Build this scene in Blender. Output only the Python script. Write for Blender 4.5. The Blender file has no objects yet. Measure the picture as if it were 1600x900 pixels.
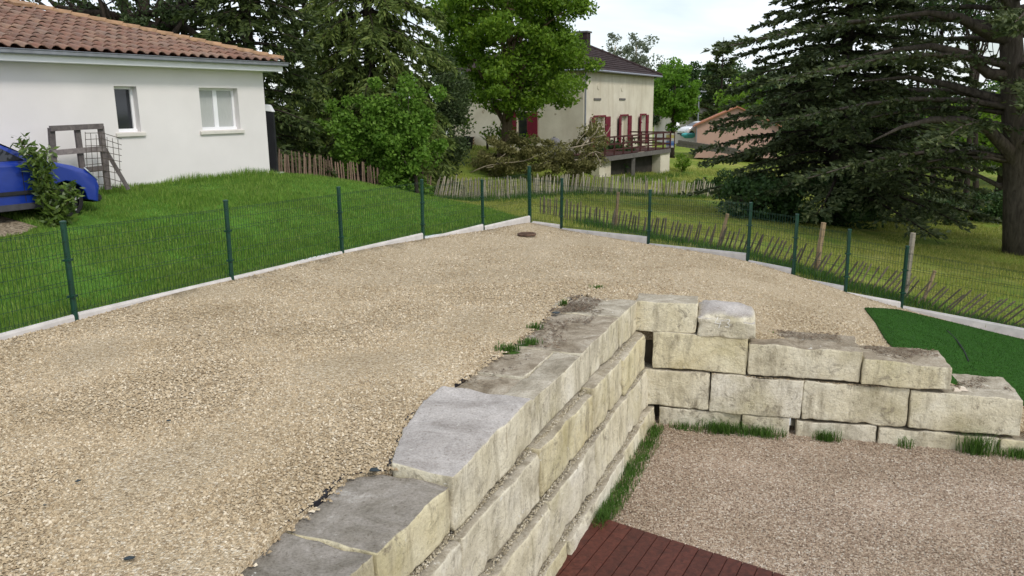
import bpy, bmesh, math, random
import numpy as np
from mathutils import Vector, Matrix, noise
from mathutils.geometry import delaunay_2d_cdt

random.seed(7)
RNG = np.random.default_rng(11)
SC = bpy.context.scene
COL = SC.collection
R = math.radians

# ------------------------------------------------------------------ camera
FPX, HZ, ROLL, CH = 1250.0, 167.0, R(.57), 2.6
PITCH = math.atan((450 - HZ) / FPX)
FW = np.array([0, math.cos(PITCH), -math.sin(PITCH)])
R0 = np.array([1., 0, 0]); U0 = np.cross(R0, FW)
RT = math.cos(ROLL) * R0 - math.sin(ROLL) * U0
UP = math.cos(ROLL) * U0 + math.sin(ROLL) * R0
CAM = np.array([0, 0, CH])
cd = bpy.data.cameras.new('camera'); cam = bpy.data.objects.new('camera', cd); COL.objects.link(cam)
m = Matrix.Identity(4)
for i in range(3):
    m[i][0], m[i][1], m[i][2], m[i][3] = RT[i], UP[i], -FW[i], CAM[i]
cam.matrix_world = m
cd.sensor_fit = 'HORIZONTAL'; cd.sensor_width = 36; cd.lens = 36 * FPX / 1600
cd.clip_start = .1; cd.clip_end = 2000
SC.camera = cam

# ------------------------------------------------------------------ sky, sun, exposure
SUN_AZ, SUN_EL = R(140), R(48)          # azimuth from +Y clockwise: behind the camera, to the right
w = bpy.data.worlds.new('World'); SC.world = w; w.use_nodes = True
nt = w.node_tree; nt.nodes.clear()
def wn(t, **k):
    n = nt.nodes.new(t)
    for a, b in k.items(): setattr(n, a, b)
    return n
sky = wn('ShaderNodeTexSky', sky_type='NISHITA', sun_disc=False, sun_elevation=SUN_EL, sun_rotation=SUN_AZ)
tc = wn('ShaderNodeTexCoord'); sep = wn('ShaderNodeSeparateXYZ'); nt.links.new(tc.outputs['Generated'], sep.inputs[0])
za = wn('ShaderNodeMath', operation='ABSOLUTE'); nt.links.new(sep.outputs[2], za.inputs[0])
zz = wn('ShaderNodeMath', operation='ADD'); zz.inputs[1].default_value = .16; nt.links.new(za.outputs[0], zz.inputs[0])
dx = wn('ShaderNodeMath', operation='DIVIDE'); dy = wn('ShaderNodeMath', operation='DIVIDE')
for d, o in ((dx, 0), (dy, 1)):
    nt.links.new(sep.outputs[o], d.inputs[0]); nt.links.new(zz.outputs[0], d.inputs[1])
cmb = wn('ShaderNodeCombineXYZ'); nt.links.new(dx.outputs[0], cmb.inputs[0]); nt.links.new(dy.outputs[0], cmb.inputs[1])
ns = wn('ShaderNodeTexNoise'); ns.inputs['Scale'].default_value = .9; ns.inputs['Detail'].default_value = 7; ns.inputs['Distortion'].default_value = .4
nt.links.new(cmb.outputs[0], ns.inputs['Vector'])
rp = wn('ShaderNodeValToRGB'); rp.color_ramp.elements[0].position = .3; rp.color_ramp.elements[0].color = (.30, .30, .30, 1)
rp.color_ramp.elements[1].position = .62; rp.color_ramp.elements[1].color = (1, 1, 1, 1)
nt.links.new(ns.outputs['Fac'], rp.inputs[0])
mx = wn('ShaderNodeMix', data_type='RGBA'); mx.inputs[7].default_value = (8.3, 8.8, 9.4, 1)
nt.links.new(rp.outputs[0], mx.inputs[0]); nt.links.new(sky.outputs[0], mx.inputs[6])
bg = wn('ShaderNodeBackground'); bg.inputs[1].default_value = .1; nt.links.new(mx.outputs[2], bg.inputs[0])
ow = wn('ShaderNodeOutputWorld'); nt.links.new(bg.outputs[0], ow.inputs[0])
sl = bpy.data.lights.new('sun', 'SUN'); sl.energy = 1.5; sl.angle = R(12); sl.color = (1, .94, .85)
so = bpy.data.objects.new('sun', sl); COL.objects.link(so)
sd = Vector((math.sin(SUN_AZ) * math.cos(SUN_EL), math.cos(SUN_AZ) * math.cos(SUN_EL), math.sin(SUN_EL)))
so.rotation_euler = sd.to_track_quat('Z', 'Y').to_euler(); so.location = sd * 60
vs = SC.view_settings; vs.view_transform = 'Standard'; vs.look = 'None'; vs.gamma = 1; vs.exposure = 0.48
SC.render.engine = 'CYCLES'
SC.cycles.use_denoising = True
SC.cycles.max_bounces = 6; SC.cycles.transparent_max_bounces = 6

# ------------------------------------------------------------------ pixel helpers
def ray(x, y): return FW * FPX + RT * (x - 800) - UP * (y - 450)
def P(x, y, z): d = ray(x, y); return CAM + d * (z - CH) / d[2]          # onto a level plane
def Q(x, y, Y): d = ray(x, y); return CAM + d * Y / d[1]                 # at a distance
def PL(x, y, p0, n):                                                     # onto a plane
    d = ray(x, y); return CAM + d * (np.dot(np.asarray(p0) - CAM, n) / np.dot(d, n))

# ------------------------------------------------------------------ object helpers
def tag(o, label=None, cat=None, group=None, kind=None):
    if label: o['label'] = label
    if cat: o['category'] = cat
    if group: o['group'] = group
    if kind: o['kind'] = kind
    return o
def thing(name, label, cat, loc=(0, 0, 0), group=None, rz=0):
    o = bpy.data.objects.new(name, None); COL.objects.link(o); o.location = [float(v) for v in loc]; o.rotation_euler.z = rz
    o.empty_display_size = .2
    return tag(o, label, cat, group)
def link(name, me, parent=None, loc=None, rot=None):
    o = bpy.data.objects.new(name, me); COL.objects.link(o)
    if parent is not None: o.parent = parent
    if loc is not None: o.location = [float(v) for v in loc]
    if rot is not None: o.rotation_euler = rot
    return o
def mesh_np(name, V, F, mat=None, smooth=False):
    V = np.asarray(V, np.float32); F = np.asarray(F, np.int32)
    me = bpy.data.meshes.new(name); n, k = F.shape
    me.vertices.add(len(V)); me.vertices.foreach_set('co', V.ravel())
    me.loops.add(n * k); me.loops.foreach_set('vertex_index', F.ravel())
    me.polygons.add(n); me.polygons.foreach_set('loop_start', np.arange(0, n * k, k, dtype=np.int32))
    me.polygons.foreach_set('loop_total', np.full(n, k, np.int32))
    me.polygons.foreach_set('use_smooth', np.full(n, smooth, bool))
    me.update(); me.validate()
    if mat: me.materials.append(mat)
    return me
class MB:
    """collects shapes, in world coordinates, into one mesh"""
    def __init__(s): s.v = []; s.f = []
    def add(s, vs, fs):
        b = len(s.v); s.v += [tuple(float(c) for c in v) for v in vs]; s.f += [tuple(i + b for i in q) for q in fs]; return s
    def hexa(s, c):                       # 8 corners: bottom 4 (ccw) then top 4
        return s.add(c, [(3, 2, 1, 0), (4, 5, 6, 7), (0, 1, 5, 4), (1, 2, 6, 5), (2, 3, 7, 6), (3, 0, 4, 7)])
    def box(s, c, size, ax=(1, 0, 0), ay=(0, 1, 0), az=(0, 0, 1)):
        c = np.asarray(c, float); a, b, d = [np.asarray(q, float) * l / 2 for q, l in zip((ax, ay, az), size)]
        return s.hexa([c - a - b - d, c + a - b - d, c + a + b - d, c - a + b - d, c - a - b + d, c + a - b + d, c + a + b + d, c - a + b + d])
    def bar(s, p, q, wd, ht=None, upv=(0, 0, 1)):
        p, q = np.asarray(p, float), np.asarray(q, float); ht = ht or wd
        d = q - p; L = np.linalg.norm(d); d = d / L
        sx = np.cross(d, upv); nn = np.linalg.norm(sx)
        if nn < 1e-4: sx = np.cross(d, (1, 0, 0)); nn = np.linalg.norm(sx)
        sx /= nn; sz = np.cross(sx, d)
        return s.box((p + q) / 2, (wd, L, ht), sx, d, sz)
    def tube(s, pts, rad, n=8, cap=True):
        pts = [np.asarray(p, float) for p in pts]
        rad = [rad] * len(pts) if np.isscalar(rad) else list(rad)
        b = len(s.v); prev = None
        for i, p in enumerate(pts):
            d = pts[min(i + 1, len(pts) - 1)] - pts[max(i - 1, 0)]; d /= (np.linalg.norm(d) + 1e-9)
            if prev is None:
                a = np.cross(d, (0, 0, 1.) if abs(d[2]) < .9 else (1., 0, 0))
            else: a = prev - d * np.dot(prev, d)
            a /= np.linalg.norm(a); prev = a; c = np.cross(d, a)
            for k in range(n):
                t = 2 * math.pi * k / n
                s.v.append(tuple(p + rad[i] * (math.cos(t) * a + math.sin(t) * c)))
        for i in range(len(pts) - 1):
            for k in range(n):
                k2 = (k + 1) % n
                s.f.append((b + i * n + k, b + i * n + k2, b + (i + 1) * n + k2, b + (i + 1) * n + k))
        if cap:
            s.f.append(tuple(b + k for k in reversed(range(n)))); s.f.append(tuple(b + (len(pts) - 1) * n + k for k in range(n)))
        return s
    def build(s, name, mat, parent=None, smooth=False, bevel=0, kind=None, label=None):
        off = np.array(parent_loc(parent)) if parent is not None else np.zeros(3)
        me = bpy.data.meshes.new(name); me.from_pydata([tuple(np.array(v) - off) for v in s.v], [], s.f); me.update()
        if mat: me.materials.append(mat)
        if bevel or True:
            bm = bmesh.new(); bm.from_mesh(me); bmesh.ops.recalc_face_normals(bm, faces=bm.faces)
            if bevel: bmesh.ops.bevel(bm, geom=bm.edges[:], offset=bevel, segments=2, affect='EDGES', clamp_overlap=True)
            bm.to_mesh(me); bm.free()
        if smooth:
            for p_ in me.polygons: p_.use_smooth = True
        o = link(name, me, parent)
        if kind: o['kind'] = kind
        if label: o['label'] = label
        return o
def parent_loc(o):
    l = Vector((0, 0, 0))
    while o is not None: l = l + o.location; o = o.parent
    return l

# ------------------------------------------------------------------ materials
def newmat(name):
    m_ = bpy.data.materials.new(name); m_.use_nodes = True; return m_, m_.node_tree, m_.node_tree.nodes['Principled BSDF']
def ramp(t, src, stops):
    r_ = t.nodes.new('ShaderNodeValToRGB'); e = r_.color_ramp.elements
    while len(e) < len(stops): e.new(.5)
    for q, (p_, c) in zip(e, stops): q.position = p_; q.color = (c[0], c[1], c[2], 1)
    t.links.new(src, r_.inputs[0]); return r_.outputs[0]
def coord(t, kind='Object', scale=(1, 1, 1)):
    c = t.nodes.new('ShaderNodeTexCoord') if kind != 'Position' else t.nodes.new('ShaderNodeNewGeometry')
    mp = t.nodes.new('ShaderNodeMapping'); mp.inputs['Scale'].default_value = scale
    t.links.new(c.outputs[kind], mp.inputs[0]); return mp.outputs[0]
def noise_n(t, vec, scale, detail=5, rough=.55, dist=0):
    n = t.nodes.new('ShaderNodeTexNoise'); n.inputs['Scale'].default_value = scale; n.inputs['Detail'].default_value = detail
    n.inputs['Roughness'].default_value = rough; n.inputs['Distortion'].default_value = dist
    t.links.new(vec, n.inputs['Vector']); return n.outputs['Fac']
def mixc(t, fac, a, b, mode='MIX'):
    n = t.nodes.new('ShaderNodeMix'); n.data_type = 'RGBA'; n.blend_type = mode
    for s_, v in ((0, fac), (6, a), (7, b)):
        if isinstance(v, (int, float)): n.inputs[s_].default_value = v
        elif isinstance(v, tuple): n.inputs[s_].default_value = (*v[:3], 1)
        else: t.links.new(v, n.inputs[s_])
    return n.outputs[2]
def math_n(t, op, a, b=0.):
    n = t.nodes.new('ShaderNodeMath'); n.operation = op
    for i, v in enumerate((a, b)):
        if isinstance(v, (int, float)): n.inputs[i].default_value = v
        else: t.links.new(v, n.inputs[i])
    return n.outputs[0]
def bump(t, b, h, strength=.4, dist=.02):
    n = t.nodes.new('ShaderNodeBump'); n.inputs['Strength'].default_value = strength; n.inputs['Distance'].default_value = dist
    t.links.new(h, n.inputs['Height']); t.links.new(n.outputs[0], b.inputs['Normal'])
def m_plain(name, c, rough=.6, var=.12, scale=6., bmp=.15, metallic=0, vec='Object', vscale=(1, 1, 1), spec=.3, fine=40.):
    m_, t, b = newmat(name); v = coord(t, vec, vscale)
    f = noise_n(t, v, scale, 6)
    lo = tuple(x * (1 - var) for x in c); hi = tuple(min(1, x * (1 + var)) for x in c)
    t.links.new(ramp(t, f, [(.3, lo), (.7, hi)]), b.inputs['Base Color'])
    b.inputs['Roughness'].default_value = rough; b.inputs['Metallic'].default_value = metallic
    b.inputs['Specular IOR Level'].default_value = spec
    if bmp: bump(t, b, noise_n(t, v, fine, 4), bmp, .01)
    return m_
def m_leaf(name, stops, trans=.35, rough=.55, spec=.25):
    """leaf colours picked at random for each leaf"""
    m_, t, b = newmat(name); g = t.nodes.new('ShaderNodeNewGeometry')
    col = ramp(t, g.outputs['Random Per Island'], stops)
    big = noise_n(t, coord(t, 'Object'), .7, 2)
    col = mixc(t, math_n(t, 'MULTIPLY', big, .35), col, stops[-1][1])
    t.links.new(col, b.inputs['Base Color']); b.inputs['Roughness'].default_value = rough; b.inputs['Specular IOR Level'].default_value = spec
    tr = t.nodes.new('ShaderNodeBsdfTranslucent'); t.links.new(col, tr.inputs[0])
    mxs = t.nodes.new('ShaderNodeMixShader'); mxs.inputs[0].default_value = trans
    t.links.new(b.outputs[0], mxs.inputs[1]); t.links.new(tr.outputs[0], mxs.inputs[2])
    t.links.new(mxs.outputs[0], t.nodes['Material Output'].inputs[0]); return m_
def m_pebble(name, stops):
    m_, t, b = newmat(name); g = t.nodes.new('ShaderNodeNewGeometry')
    c = ramp(t, g.outputs['Random Per Island'], stops)
    big = noise_n(t, coord(t, 'Position'), .9, 4)
    c = mixc(t, 1.0, c, ramp(t, big, [(.3, (.86, .84, .80)), (.7, (1.05, 1.05, 1.05))]), 'MULTIPLY')
    t.links.new(c, b.inputs['Base Color']); b.inputs['Roughness'].default_value = .8; b.inputs['Specular IOR Level'].default_value = .25
    return m_
def m_gravel(name, stops, cell=38., patch=((.86, .84, .8), (1.05, 1.05, 1.05))):
    m_, t, b = newmat(name); v = coord(t, 'Position')
    vo = t.nodes.new('ShaderNodeTexVoronoi'); vo.inputs['Scale'].default_value = cell; t.links.new(v, vo.inputs['Vector'])
    sepc = t.nodes.new('ShaderNodeSeparateColor'); t.links.new(vo.outputs['Color'], sepc.inputs[0])
    c = ramp(t, sepc.outputs[0], stops)
    big = noise_n(t, v, .9, 4)
    c = mixc(t, 1.0, c, ramp(t, big, [(.3, patch[0]), (.7, patch[1])]), 'MULTIPLY')
    t.links.new(c, b.inputs['Base Color']); b.inputs['Roughness'].default_value = .85; b.inputs['Specular IOR Level'].default_value = .2
    inv = math_n(t, 'SUBTRACT', 1.0, vo.outputs['Distance']); bump(t, b, inv, .9, .02); return m_
def m_stone(name, tops, top_scale=2.2):
    m_, t, b = newmat(name); v = coord(t, 'Position')
    oi = t.nodes.new('ShaderNodeObjectInfo')
    nf = noise_n(t, v, 1.7, 9, .62, .5)
    warm = ramp(t, nf, [(.28, (.52, .44, .25)), (.45, (.71, .63, .42)), (.6, (.78, .71, .51)), (.8, (.82, .77, .60))])
    cool = ramp(t, nf, [(.28, (.46, .415, .32)), (.45, (.72, .66, .52)), (.6, (.80, .745, .62)), (.8, (.84, .80, .71))])
    base = mixc(t, ramp(t, oi.outputs['Random'], [(.15, (0, 0, 0)), (.8, (1, 1, 1))]), warm, cool)
    alg = ramp(t, noise_n(t, v, .9, 6, .62), [(.5, (0, 0, 0)), (.66, (.6, .6, .6))])
    base = mixc(t, alg, base, (.44, .385, .20))
    # soft grey run-off, in irregular patches only
    zone = ramp(t, noise_n(t, v, 1.3, 4, .6), [(.38, (.15, .15, .15)), (.55, (1, 1, 1))])
    st = ramp(t, noise_n(t, coord(t, 'Position', (4.2, 4.2, .75)), 1.7, 8, .72, .35), [(.47, (0, 0, 0)), (.65, (.72, .72, .72))])
    base = mixc(t, math_n(t, 'MULTIPLY', st, zone), base, (.27, .23, .16))
    gr = ramp(t, noise_n(t, v, 5.5, 10, .78, 1.0), [(.53, (0, 0, 0)), (.62, (.75, .75, .75))])
    base = mixc(t, math_n(t, 'MULTIPLY', gr, ramp(t, noise_n(t, v, 2.1, 3), [(.38, (.15, .15, .15)), (.56, (1, 1, 1))])), base, (.24, .205, .155))
    st2 = ramp(t, noise_n(t, coord(t, 'Position', (7, 7, .8)), 1.1, 5, .6), [(.66, (0, 0, 0)), (.75, (.8, .8, .8))])
    base = mixc(t, st2, base, (.19, .115, .05))
    g = t.nodes.new('ShaderNodeNewGeometry'); sx = t.nodes.new('ShaderNodeSeparateXYZ'); t.links.new(g.outputs['Normal'], sx.inputs[0])
    upf = ramp(t, sx.outputs[2], [(.55, (0, 0, 0)), (.85, (1, 1, 1))])
    top = ramp(t, noise_n(t, v, top_scale, 11, .74, .7), list(zip((.28, .43, .56, .72), tops)))
    top = mixc(t, .85, top, ramp(t, noise_n(t, v, 55, 4, .7), [(.34, (.68, .67, .65)), (.52, (1, 1, 1)), (.74, (1.22, 1.22, 1.22))]), 'MULTIPLY')
    base = mixc(t, math_n(t, 'MULTIPLY', upf, .95), base, top)
    pits = ramp(t, noise_n(t, v, 30, 6, .72), [(.33, (.55, .52, .47)), (.44, (1, 1, 1))])
    base = mixc(t, .85, base, pits, 'MULTIPLY')
    sc_ = ramp(t, noise_n(t, coord(t, 'Position', (1, 1, 1.6)), 7, 5, .65, 1.6), [(.66, (0, 0, 0)), (.70, (.7, .7, .7))])
    base = mixc(t, sc_, base, (.74, .72, .66))
    t.links.new(base, b.inputs['Base Color']); b.inputs['Roughness'].default_value = .92; b.inputs['Specular IOR Level'].default_value = .12
    h = math_n(t, 'ADD', noise_n(t, v, 34, 8, .75), math_n(t, 'MULTIPLY', noise_n(t, v, 7, 7, .65), 1.8))
    bump(t, b, h, .8, .022); return m_
def m_bark(name, c1, c2, sc=9):
    m_, t, b = newmat(name); v = coord(t, 'Position', (1, 1, .25)); f = noise_n(t, v, sc, 7, .65, .6)
    t.links.new(ramp(t, f, [(.3, c1), (.7, c2)]), b.inputs['Base Color']); b.inputs['Roughness'].default_value = .92
    b.inputs['Specular IOR Level'].default_value = .1; bump(t, b, f, .9, .05); return m_
def m_wood(name, c1, c2, rough=.7, vscale=(1, 1, 1), rnd=.35):
    m_, t, b = newmat(name); v = coord(t, 'Object', vscale); f = noise_n(t, v, 5, 6, .6, 1.0)
    oi = t.nodes.new('ShaderNodeObjectInfo')
    c = ramp(t, f, [(.3, c1), (.7, c2)])
    k = ramp(t, oi.outputs['Random'], [(0, (1 - rnd,) * 3), (1, (1 + rnd,) * 3)])
    c = mixc(t, 1.0, c, k, 'MULTIPLY')
    t.links.new(c, b.inputs['Base Color']); b.inputs['Roughness'].default_value = rough; b.inputs['Specular IOR Level'].default_value = .25
    bump(t, b, f, .35, .01); return m_

GRAV = [(.0, (.23, .17, .107)), (.10, (.32, .245, .157)), (.35, (.435, .345, .225)), (.6, (.49, .395, .267)), (.82, (.55, .455, .32)), (1., (.72, .64, .51))]
GRAV2 = [(.0, (.13, .09, .065)), (.12, (.24, .175, .125)), (.4, (.36, .27, .20)), (.65, (.43, .335, .25)), (.85, (.50, .41, .32)), (1., (.62, .56, .48))]
M = {}
M['gravel'] = m_gravel('gravel_ground', GRAV, 60)
M['gravel2'] = m_gravel('patio_gravel_ground', GRAV2, 55)
M['pebble'] = m_pebble('pebble', GRAV)
M['pebble2'] = m_pebble('patio_pebble', GRAV2)
M['stone'] = m_stone('limestone', ((.16, .135, .095), (.31, .27, .205), (.46, .41, .33), (.66, .61, .51)))
M['stone_lilac'] = m_stone('limestone_grey_top', ((.20, .178, .16), (.36, .328, .31), (.48, .445, .425), (.62, .58, .555)), 1.9)
M['stone_dark'] = m_stone('limestone_dark_top', ((.11, .096, .08), (.21, .188, .16), (.31, .28, .25), (.56, .53, .49)), 2.2)
M['stone_dirt'] = m_stone('limestone_earthy_top', ((.11, .08, .053), (.24, .195, .14), (.39, .335, .26), (.64, .585, .50)), 2.4)
M['concrete'] = m_plain('pale_concrete', (.58, .55, .53), .85, .14, 5, .3)
M['green_metal'] = m_plain('green_lacquer', (.004, .042, .026), .38, .2, 9, 0, spec=.5)
M['render'] = m_plain('white_render', (.73, .695, .685), .9, .05, .8, .35, fine=160, spec=.15)
M['white_pvc'] = m_plain('white_pvc', (.80, .80, .82), .35, .03, 3, 0, spec=.5)
M['sill'] = m_plain('sill_stone', (.62, .59, .54), .8, .08, 6, .2)
M['zinc'] = m_plain('zinc', (.27, .28, .32), .45, .15, 5, .05, metallic=.35)
M['lawn'] = m_plain('lawn_soil', (.065, .15, .02), .95, .35, 2.5, .6, vec='Position', spec=.1)
M['turf'] = m_plain('artificial_turf_pile', (.022, .078, .007), .9, .35, 14, 1.0, vec='Position', spec=.15, fine=190)
M['black'] = m_plain('black_sheet', (.012, .012, .015), .6, .3, 6, .2)
M['membrane'] = m_plain('black_membrane', (.016, .015, .02), .55, .3, 8, .5)
M['bark'] = m_bark('grey_bark', (.05, .04, .033), (.15, .125, .105))
M['bark_dark'] = m_bark('dark_bark', (.022, .018, .014), (.07, .055, .045))
M['bark_brown'] = m_bark('brown_bark', (.09, .06, .035), (.22, .17, .11))
M['dead_wood'] = m_bark('pale_dead_wood', (.22, .18, .13), (.42, .36, .27))
def glass(name, c=(.02, .022, .028), rough=.06):
    m_, t, b = newmat(name); b.inputs['Base Color'].default_value = (*c, 1); b.inputs['Roughness'].default_value = rough
    b.inputs['Specular IOR Level'].default_value = .6; return m_
M['glass'] = glass('dark_window_glass')
M['curtain'] = m_plain('curtain_behind_glass', (.42, .43, .42), .25, .12, 30, 0, vscale=(6, 6, .2), spec=.6)

# ------------------------------------------------------------------ terrain heights
LPOST = [P(118, 500, .10), P(362, 437, .07), P(535, 396, .02), P(661, 373, -.05), P(755, 359, -.14), P(828, 347, -.20)]
def post_at(t_, b_, H):
    lo, hi = 4, 60
    for _ in range(40):
        mm = (lo + hi) / 2
        if Q(*t_, mm)[2] - Q(*b_, mm)[2] < H: lo = mm
        else: hi = mm
    return Q(*b_, mm)
RPOST = [post_at(t_, b_, 1.2) for t_, b_ in (((878, 280), (877, 357)), ((1016, 298), (1013, 381)), ((1174, 318), (1168, 408)),
         ((1247, 336), (1239, 429)), ((1331, 360), (1321, 456)), ((1420, 386), (1408, 481)))]
ld = (RPOST[5] - RPOST[2]); ld[2] = 0; ld /= np.linalg.norm(ld)
RPOST.append(RPOST[5] + ld * 2.5 + np.array([0, 0, -.45])); RPOST.append(RPOST[6] + ld * 2.5 + np.array([0, 0, -.3]))
dL = LPOST[0] - LPOST[1]; dL[2] = 0
LPOST = [LPOST[0] + dL * 2, LPOST[0] + dL] + LPOST
LPOST[0][2] = .1; LPOST[1][2] = .1
# white house frame
HC = Q(416, 190, 20.05); HC[2] = 1.03                   # near right wall corner, foot
HD = np.array([-.53, -.85, 0]); HD /= np.linalg.norm(HD)      # along the wall towards the left of the picture
HN = np.array([.85, -.53, 0]); HN /= np.linalg.norm(HN)       # wall normal towards the lawn
CARP = Q(120, 313, 14.0)
CARZ = CARP[2] - .29
ctrl = [tuple(p) for p in LPOST] + [tuple(p) for p in RPOST]
ctrl += [(-6, 3, .1), (-9, 0, .3), (-4, -2, .05), (0, -2, 0), (-1.62, 4.13, .0), (-.9, 6.5, .0), (0, 8.57, 0), (.59, 10.3, 0), (1.18, 11.02, 0), (-3, 8, .03),
         (1.7, 11.05, -.02), (2.3, 10.95, -.1), (3.0, 10.75, -.3), (3.4, 10.7, -.47), (4.3, 10.5, -.56), (5.0, 10.3, -.70), (5.7, 10.1, -1.0), (6.5, 9.95, -1.12), (7.2, 9.7, -1.45), (7.8, 9.6, -1.55), (9, 8, -1.75), (9.5, 4, -1.75), (9.5, 0, -1.75),
         (12, 14, -2.05), (14, 8, -2.0), (10.5, 22, -1.75), (16.8, 26, -2.3), (20, 20, -2.45), (26, 30, -2.7), (-2.5, 32, -1.05), (1, 37, -1.5), (6.6, 41, -1.9), (11, 44, -2.2), (4, 27, -.85),
         (8, 32, -1.65), (-5, 29, -.35), (-7.2, 24.3, .45), (-4.5, 23.5, .45), (-1.5, 24, -.25), (-12, 34, .2), (-4, 50, .4), (1.5, 46, -.45), (6.5, 46.5, -1.6), (10, 52, -1.8), (16, 62, -2), (20, 80, -2), (30, 60, -2.6),
         (45, 45, -3.2), (-20, 50, .8), (-30, 20, 1.2), (40, 10, -2.6), (0, 70, -.6), (10, 95, -2), (45, 95, -2.5)]
for tt in (0, 4, 9, 14):
    q = HC + HD * tt; ctrl.append((q[0], q[1], 1.03 if tt < 8 else .95))
    q = q - HN * 6; ctrl.append((q[0], q[1], 1.0))
ctrl += [(CARP[0], CARP[1], CARZ), (CARP[0] + 1.2 * HD[0] * 2, CARP[1] + 2 * HD[1] * 1.2, CARZ), (-5.2, 15.5, .62), (-3.4, 19, .55), (-6.7, 11.2, .45)]
cp = np.array(ctrl); cxy, cz = cp[:, :2], cp[:, 2]
def U_(r): return np.where(r > 1e-9, r * r * np.log(np.maximum(r, 1e-9)), 0)
n_ = len(cp); K = U_(np.linalg.norm(cxy[:, None] - cxy[None], axis=2)) + np.eye(n_) * .25
A = np.zeros((n_ + 3, n_ + 3)); A[:n_, :n_] = K; A[:n_, n_] = 1; A[:n_, n_ + 1:] = cxy; A[n_, :n_] = 1; A[n_ + 1:, :n_] = cxy.T
W = np.linalg.solve(A, np.concatenate([cz, np.zeros(3)]))
def TZ(xy):
    xy = np.atleast_2d(np.asarray(xy, float))[:, :2]; out = np.empty(len(xy))
    for i in range(0, len(xy), 20000):
        c = xy[i:i + 20000]; d = np.linalg.norm(c[:, None] - cxy[None], axis=2)
        out[i:i + 20000] = U_(d) @ W[:n_] + W[n_] + c @ W[n_ + 1:]
    rr = np.linalg.norm(xy - np.array([5, 30]), axis=1); k = np.clip((rr - 45) / 45, 0, 1); k = k * k * (3 - 2 * k)
    return out * (1 - k) + -1.9 * k
def T(x, y): return float(TZ([[x, y]])[0])
def inpoly(pts, poly):
    pts = np.asarray(pts)[:, :2]; poly = np.asarray(poly)[:, :2]; x, y = pts[:, 0], pts[:, 1]; r_ = np.zeros(len(pts), bool)
    j = len(poly) - 1
    for i in range(len(poly)):
        xi, yi, xj, yj = *poly[i], *poly[j]
        c = ((yi > y) != (yj > y)) & (x < (xj - xi) * (y - yi) / (yj - yi + 1e-12) + xi); r_ ^= c; j = i
    return r_
def sheet(name, poly, step, mat, zfun, hole=None, extra=None):
    poly = np.asarray(poly, float)[:, :2]
    dens = []
    for i in range(len(poly)):
        a, b = poly[i], poly[(i + 1) % len(poly)]; k = max(1, int(np.linalg.norm(b - a) / max(step, .3)))
        dens += [a + (b - a) * t_ / k for t_ in range(k)]
    dens = np.array(dens); nb = len(dens)
    edges = [(i, (i + 1) % nb) for i in range(nb)]
    pts = [tuple(p) for p in dens]
    if hole is not None:
        h = np.asarray(hole, float)[:, :2]; hd = []
        for i in range(len(h)):
            a, b = h[i], h[(i + 1) % len(h)]; k = max(1, int(np.linalg.norm(b - a) / .8)); hd += [a + (b - a) * t_ / k for t_ in range(k)]
        b0 = len(pts); pts += [tuple(p) for p in hd]; edges += [(b0 + i, b0 + (i + 1) % len(hd)) for i in range(len(hd))]
    if extra is None:
        mn, mxx = poly.min(0), poly.max(0); gx, gy = np.meshgrid(np.arange(mn[0], mxx[0], step), np.arange(mn[1], mxx[1], step))
        extra = np.stack([gx.ravel(), gy.ravel()], 1); extra = extra + RNG.uniform(-.2, .2, extra.shape) * step
    g = extra[inpoly(extra, poly)]
    if hole is not None: g = g[~inpoly(g, hole)]
    pts += [tuple(p) for p in g]
    vo, eo, fo, *_ = delaunay_2d_cdt([Vector(p) for p in pts], edges, [], 0, 1e-5)
    V = np.array([tuple(v) for v in vo]); F = np.array([f_ for f_ in fo if len(f_) == 3]); c = V[F].mean(1)
    k = inpoly(c, poly)
    if hole is not None: k &= ~inpoly(c, hole)
    F = F[k]
    e1 = V[F[:, 1]] - V[F[:, 0]]; e2 = V[F[:, 2]] - V[F[:, 0]]; fl = e1[:, 0] * e2[:, 1] - e1[:, 1] * e2[:, 0] < 0
    F[fl] = F[fl][:, ::-1]
    me = mesh_np(name, np.column_stack([V, zfun(V)]), F, mat, True)
    o = link(name, me); o['kind'] = 'structure'; return o

# wall frames: long wall (s along WD, offset along WN), stepped wall (s along BD, normal BN)
WD = np.array([.381, .924, 0]); WD /= np.linalg.norm(WD); WN = np.array([WD[1], -WD[0], 0])
BO = np.array([1.80, 10.60, 0]); BD = np.array([.967, -.245, 0]); BD /= np.linalg.norm(BD); BN = np.array([BD[1], -BD[0], 0])
def WA(s, off, z): return WD * s + WN * off + np.array([0, 0, z])
def WB(s, off, z): return BO + BD * s + BN * off + np.array([0, 0, z])
PZ = -1.75
edgeA = [P(365, 895, 0), P(450, 818, 0), P(545, 740, 0), P(612, 730, 0), P(640, 650, 0), P(690, 612, 0), P(745, 577, 0), P(800, 540, 0), P(870, 480, 0), P(918, 458, 0)]
grav = [(-8.0, -2), (-1.9, -2), tuple(WA(2.0, -3.2, 0)[:2])] + [tuple(p[:2]) for p in edgeA] + \
       [tuple(WA(10.25, -3.0, 0)[:2]), tuple(WB(.1, -.2, 0)[:2]), tuple(WB(1.2, -.2, 0)[:2]), tuple(WB(2.9, -.3, 0)[:2]), tuple(WB(4.2, -.25, 0)[:2]), tuple(WB(5.2, -.2, 0)[:2]), tuple(WB(7.6, -.2, 0)[:2]), (9.2, 8.4)] + \
       [tuple(p[:2]) for p in reversed(RPOST)] + [tuple(p[:2]) for p in reversed(LPOST)] + [tuple((LPOST[0] + dL * 2)[:2])]
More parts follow.
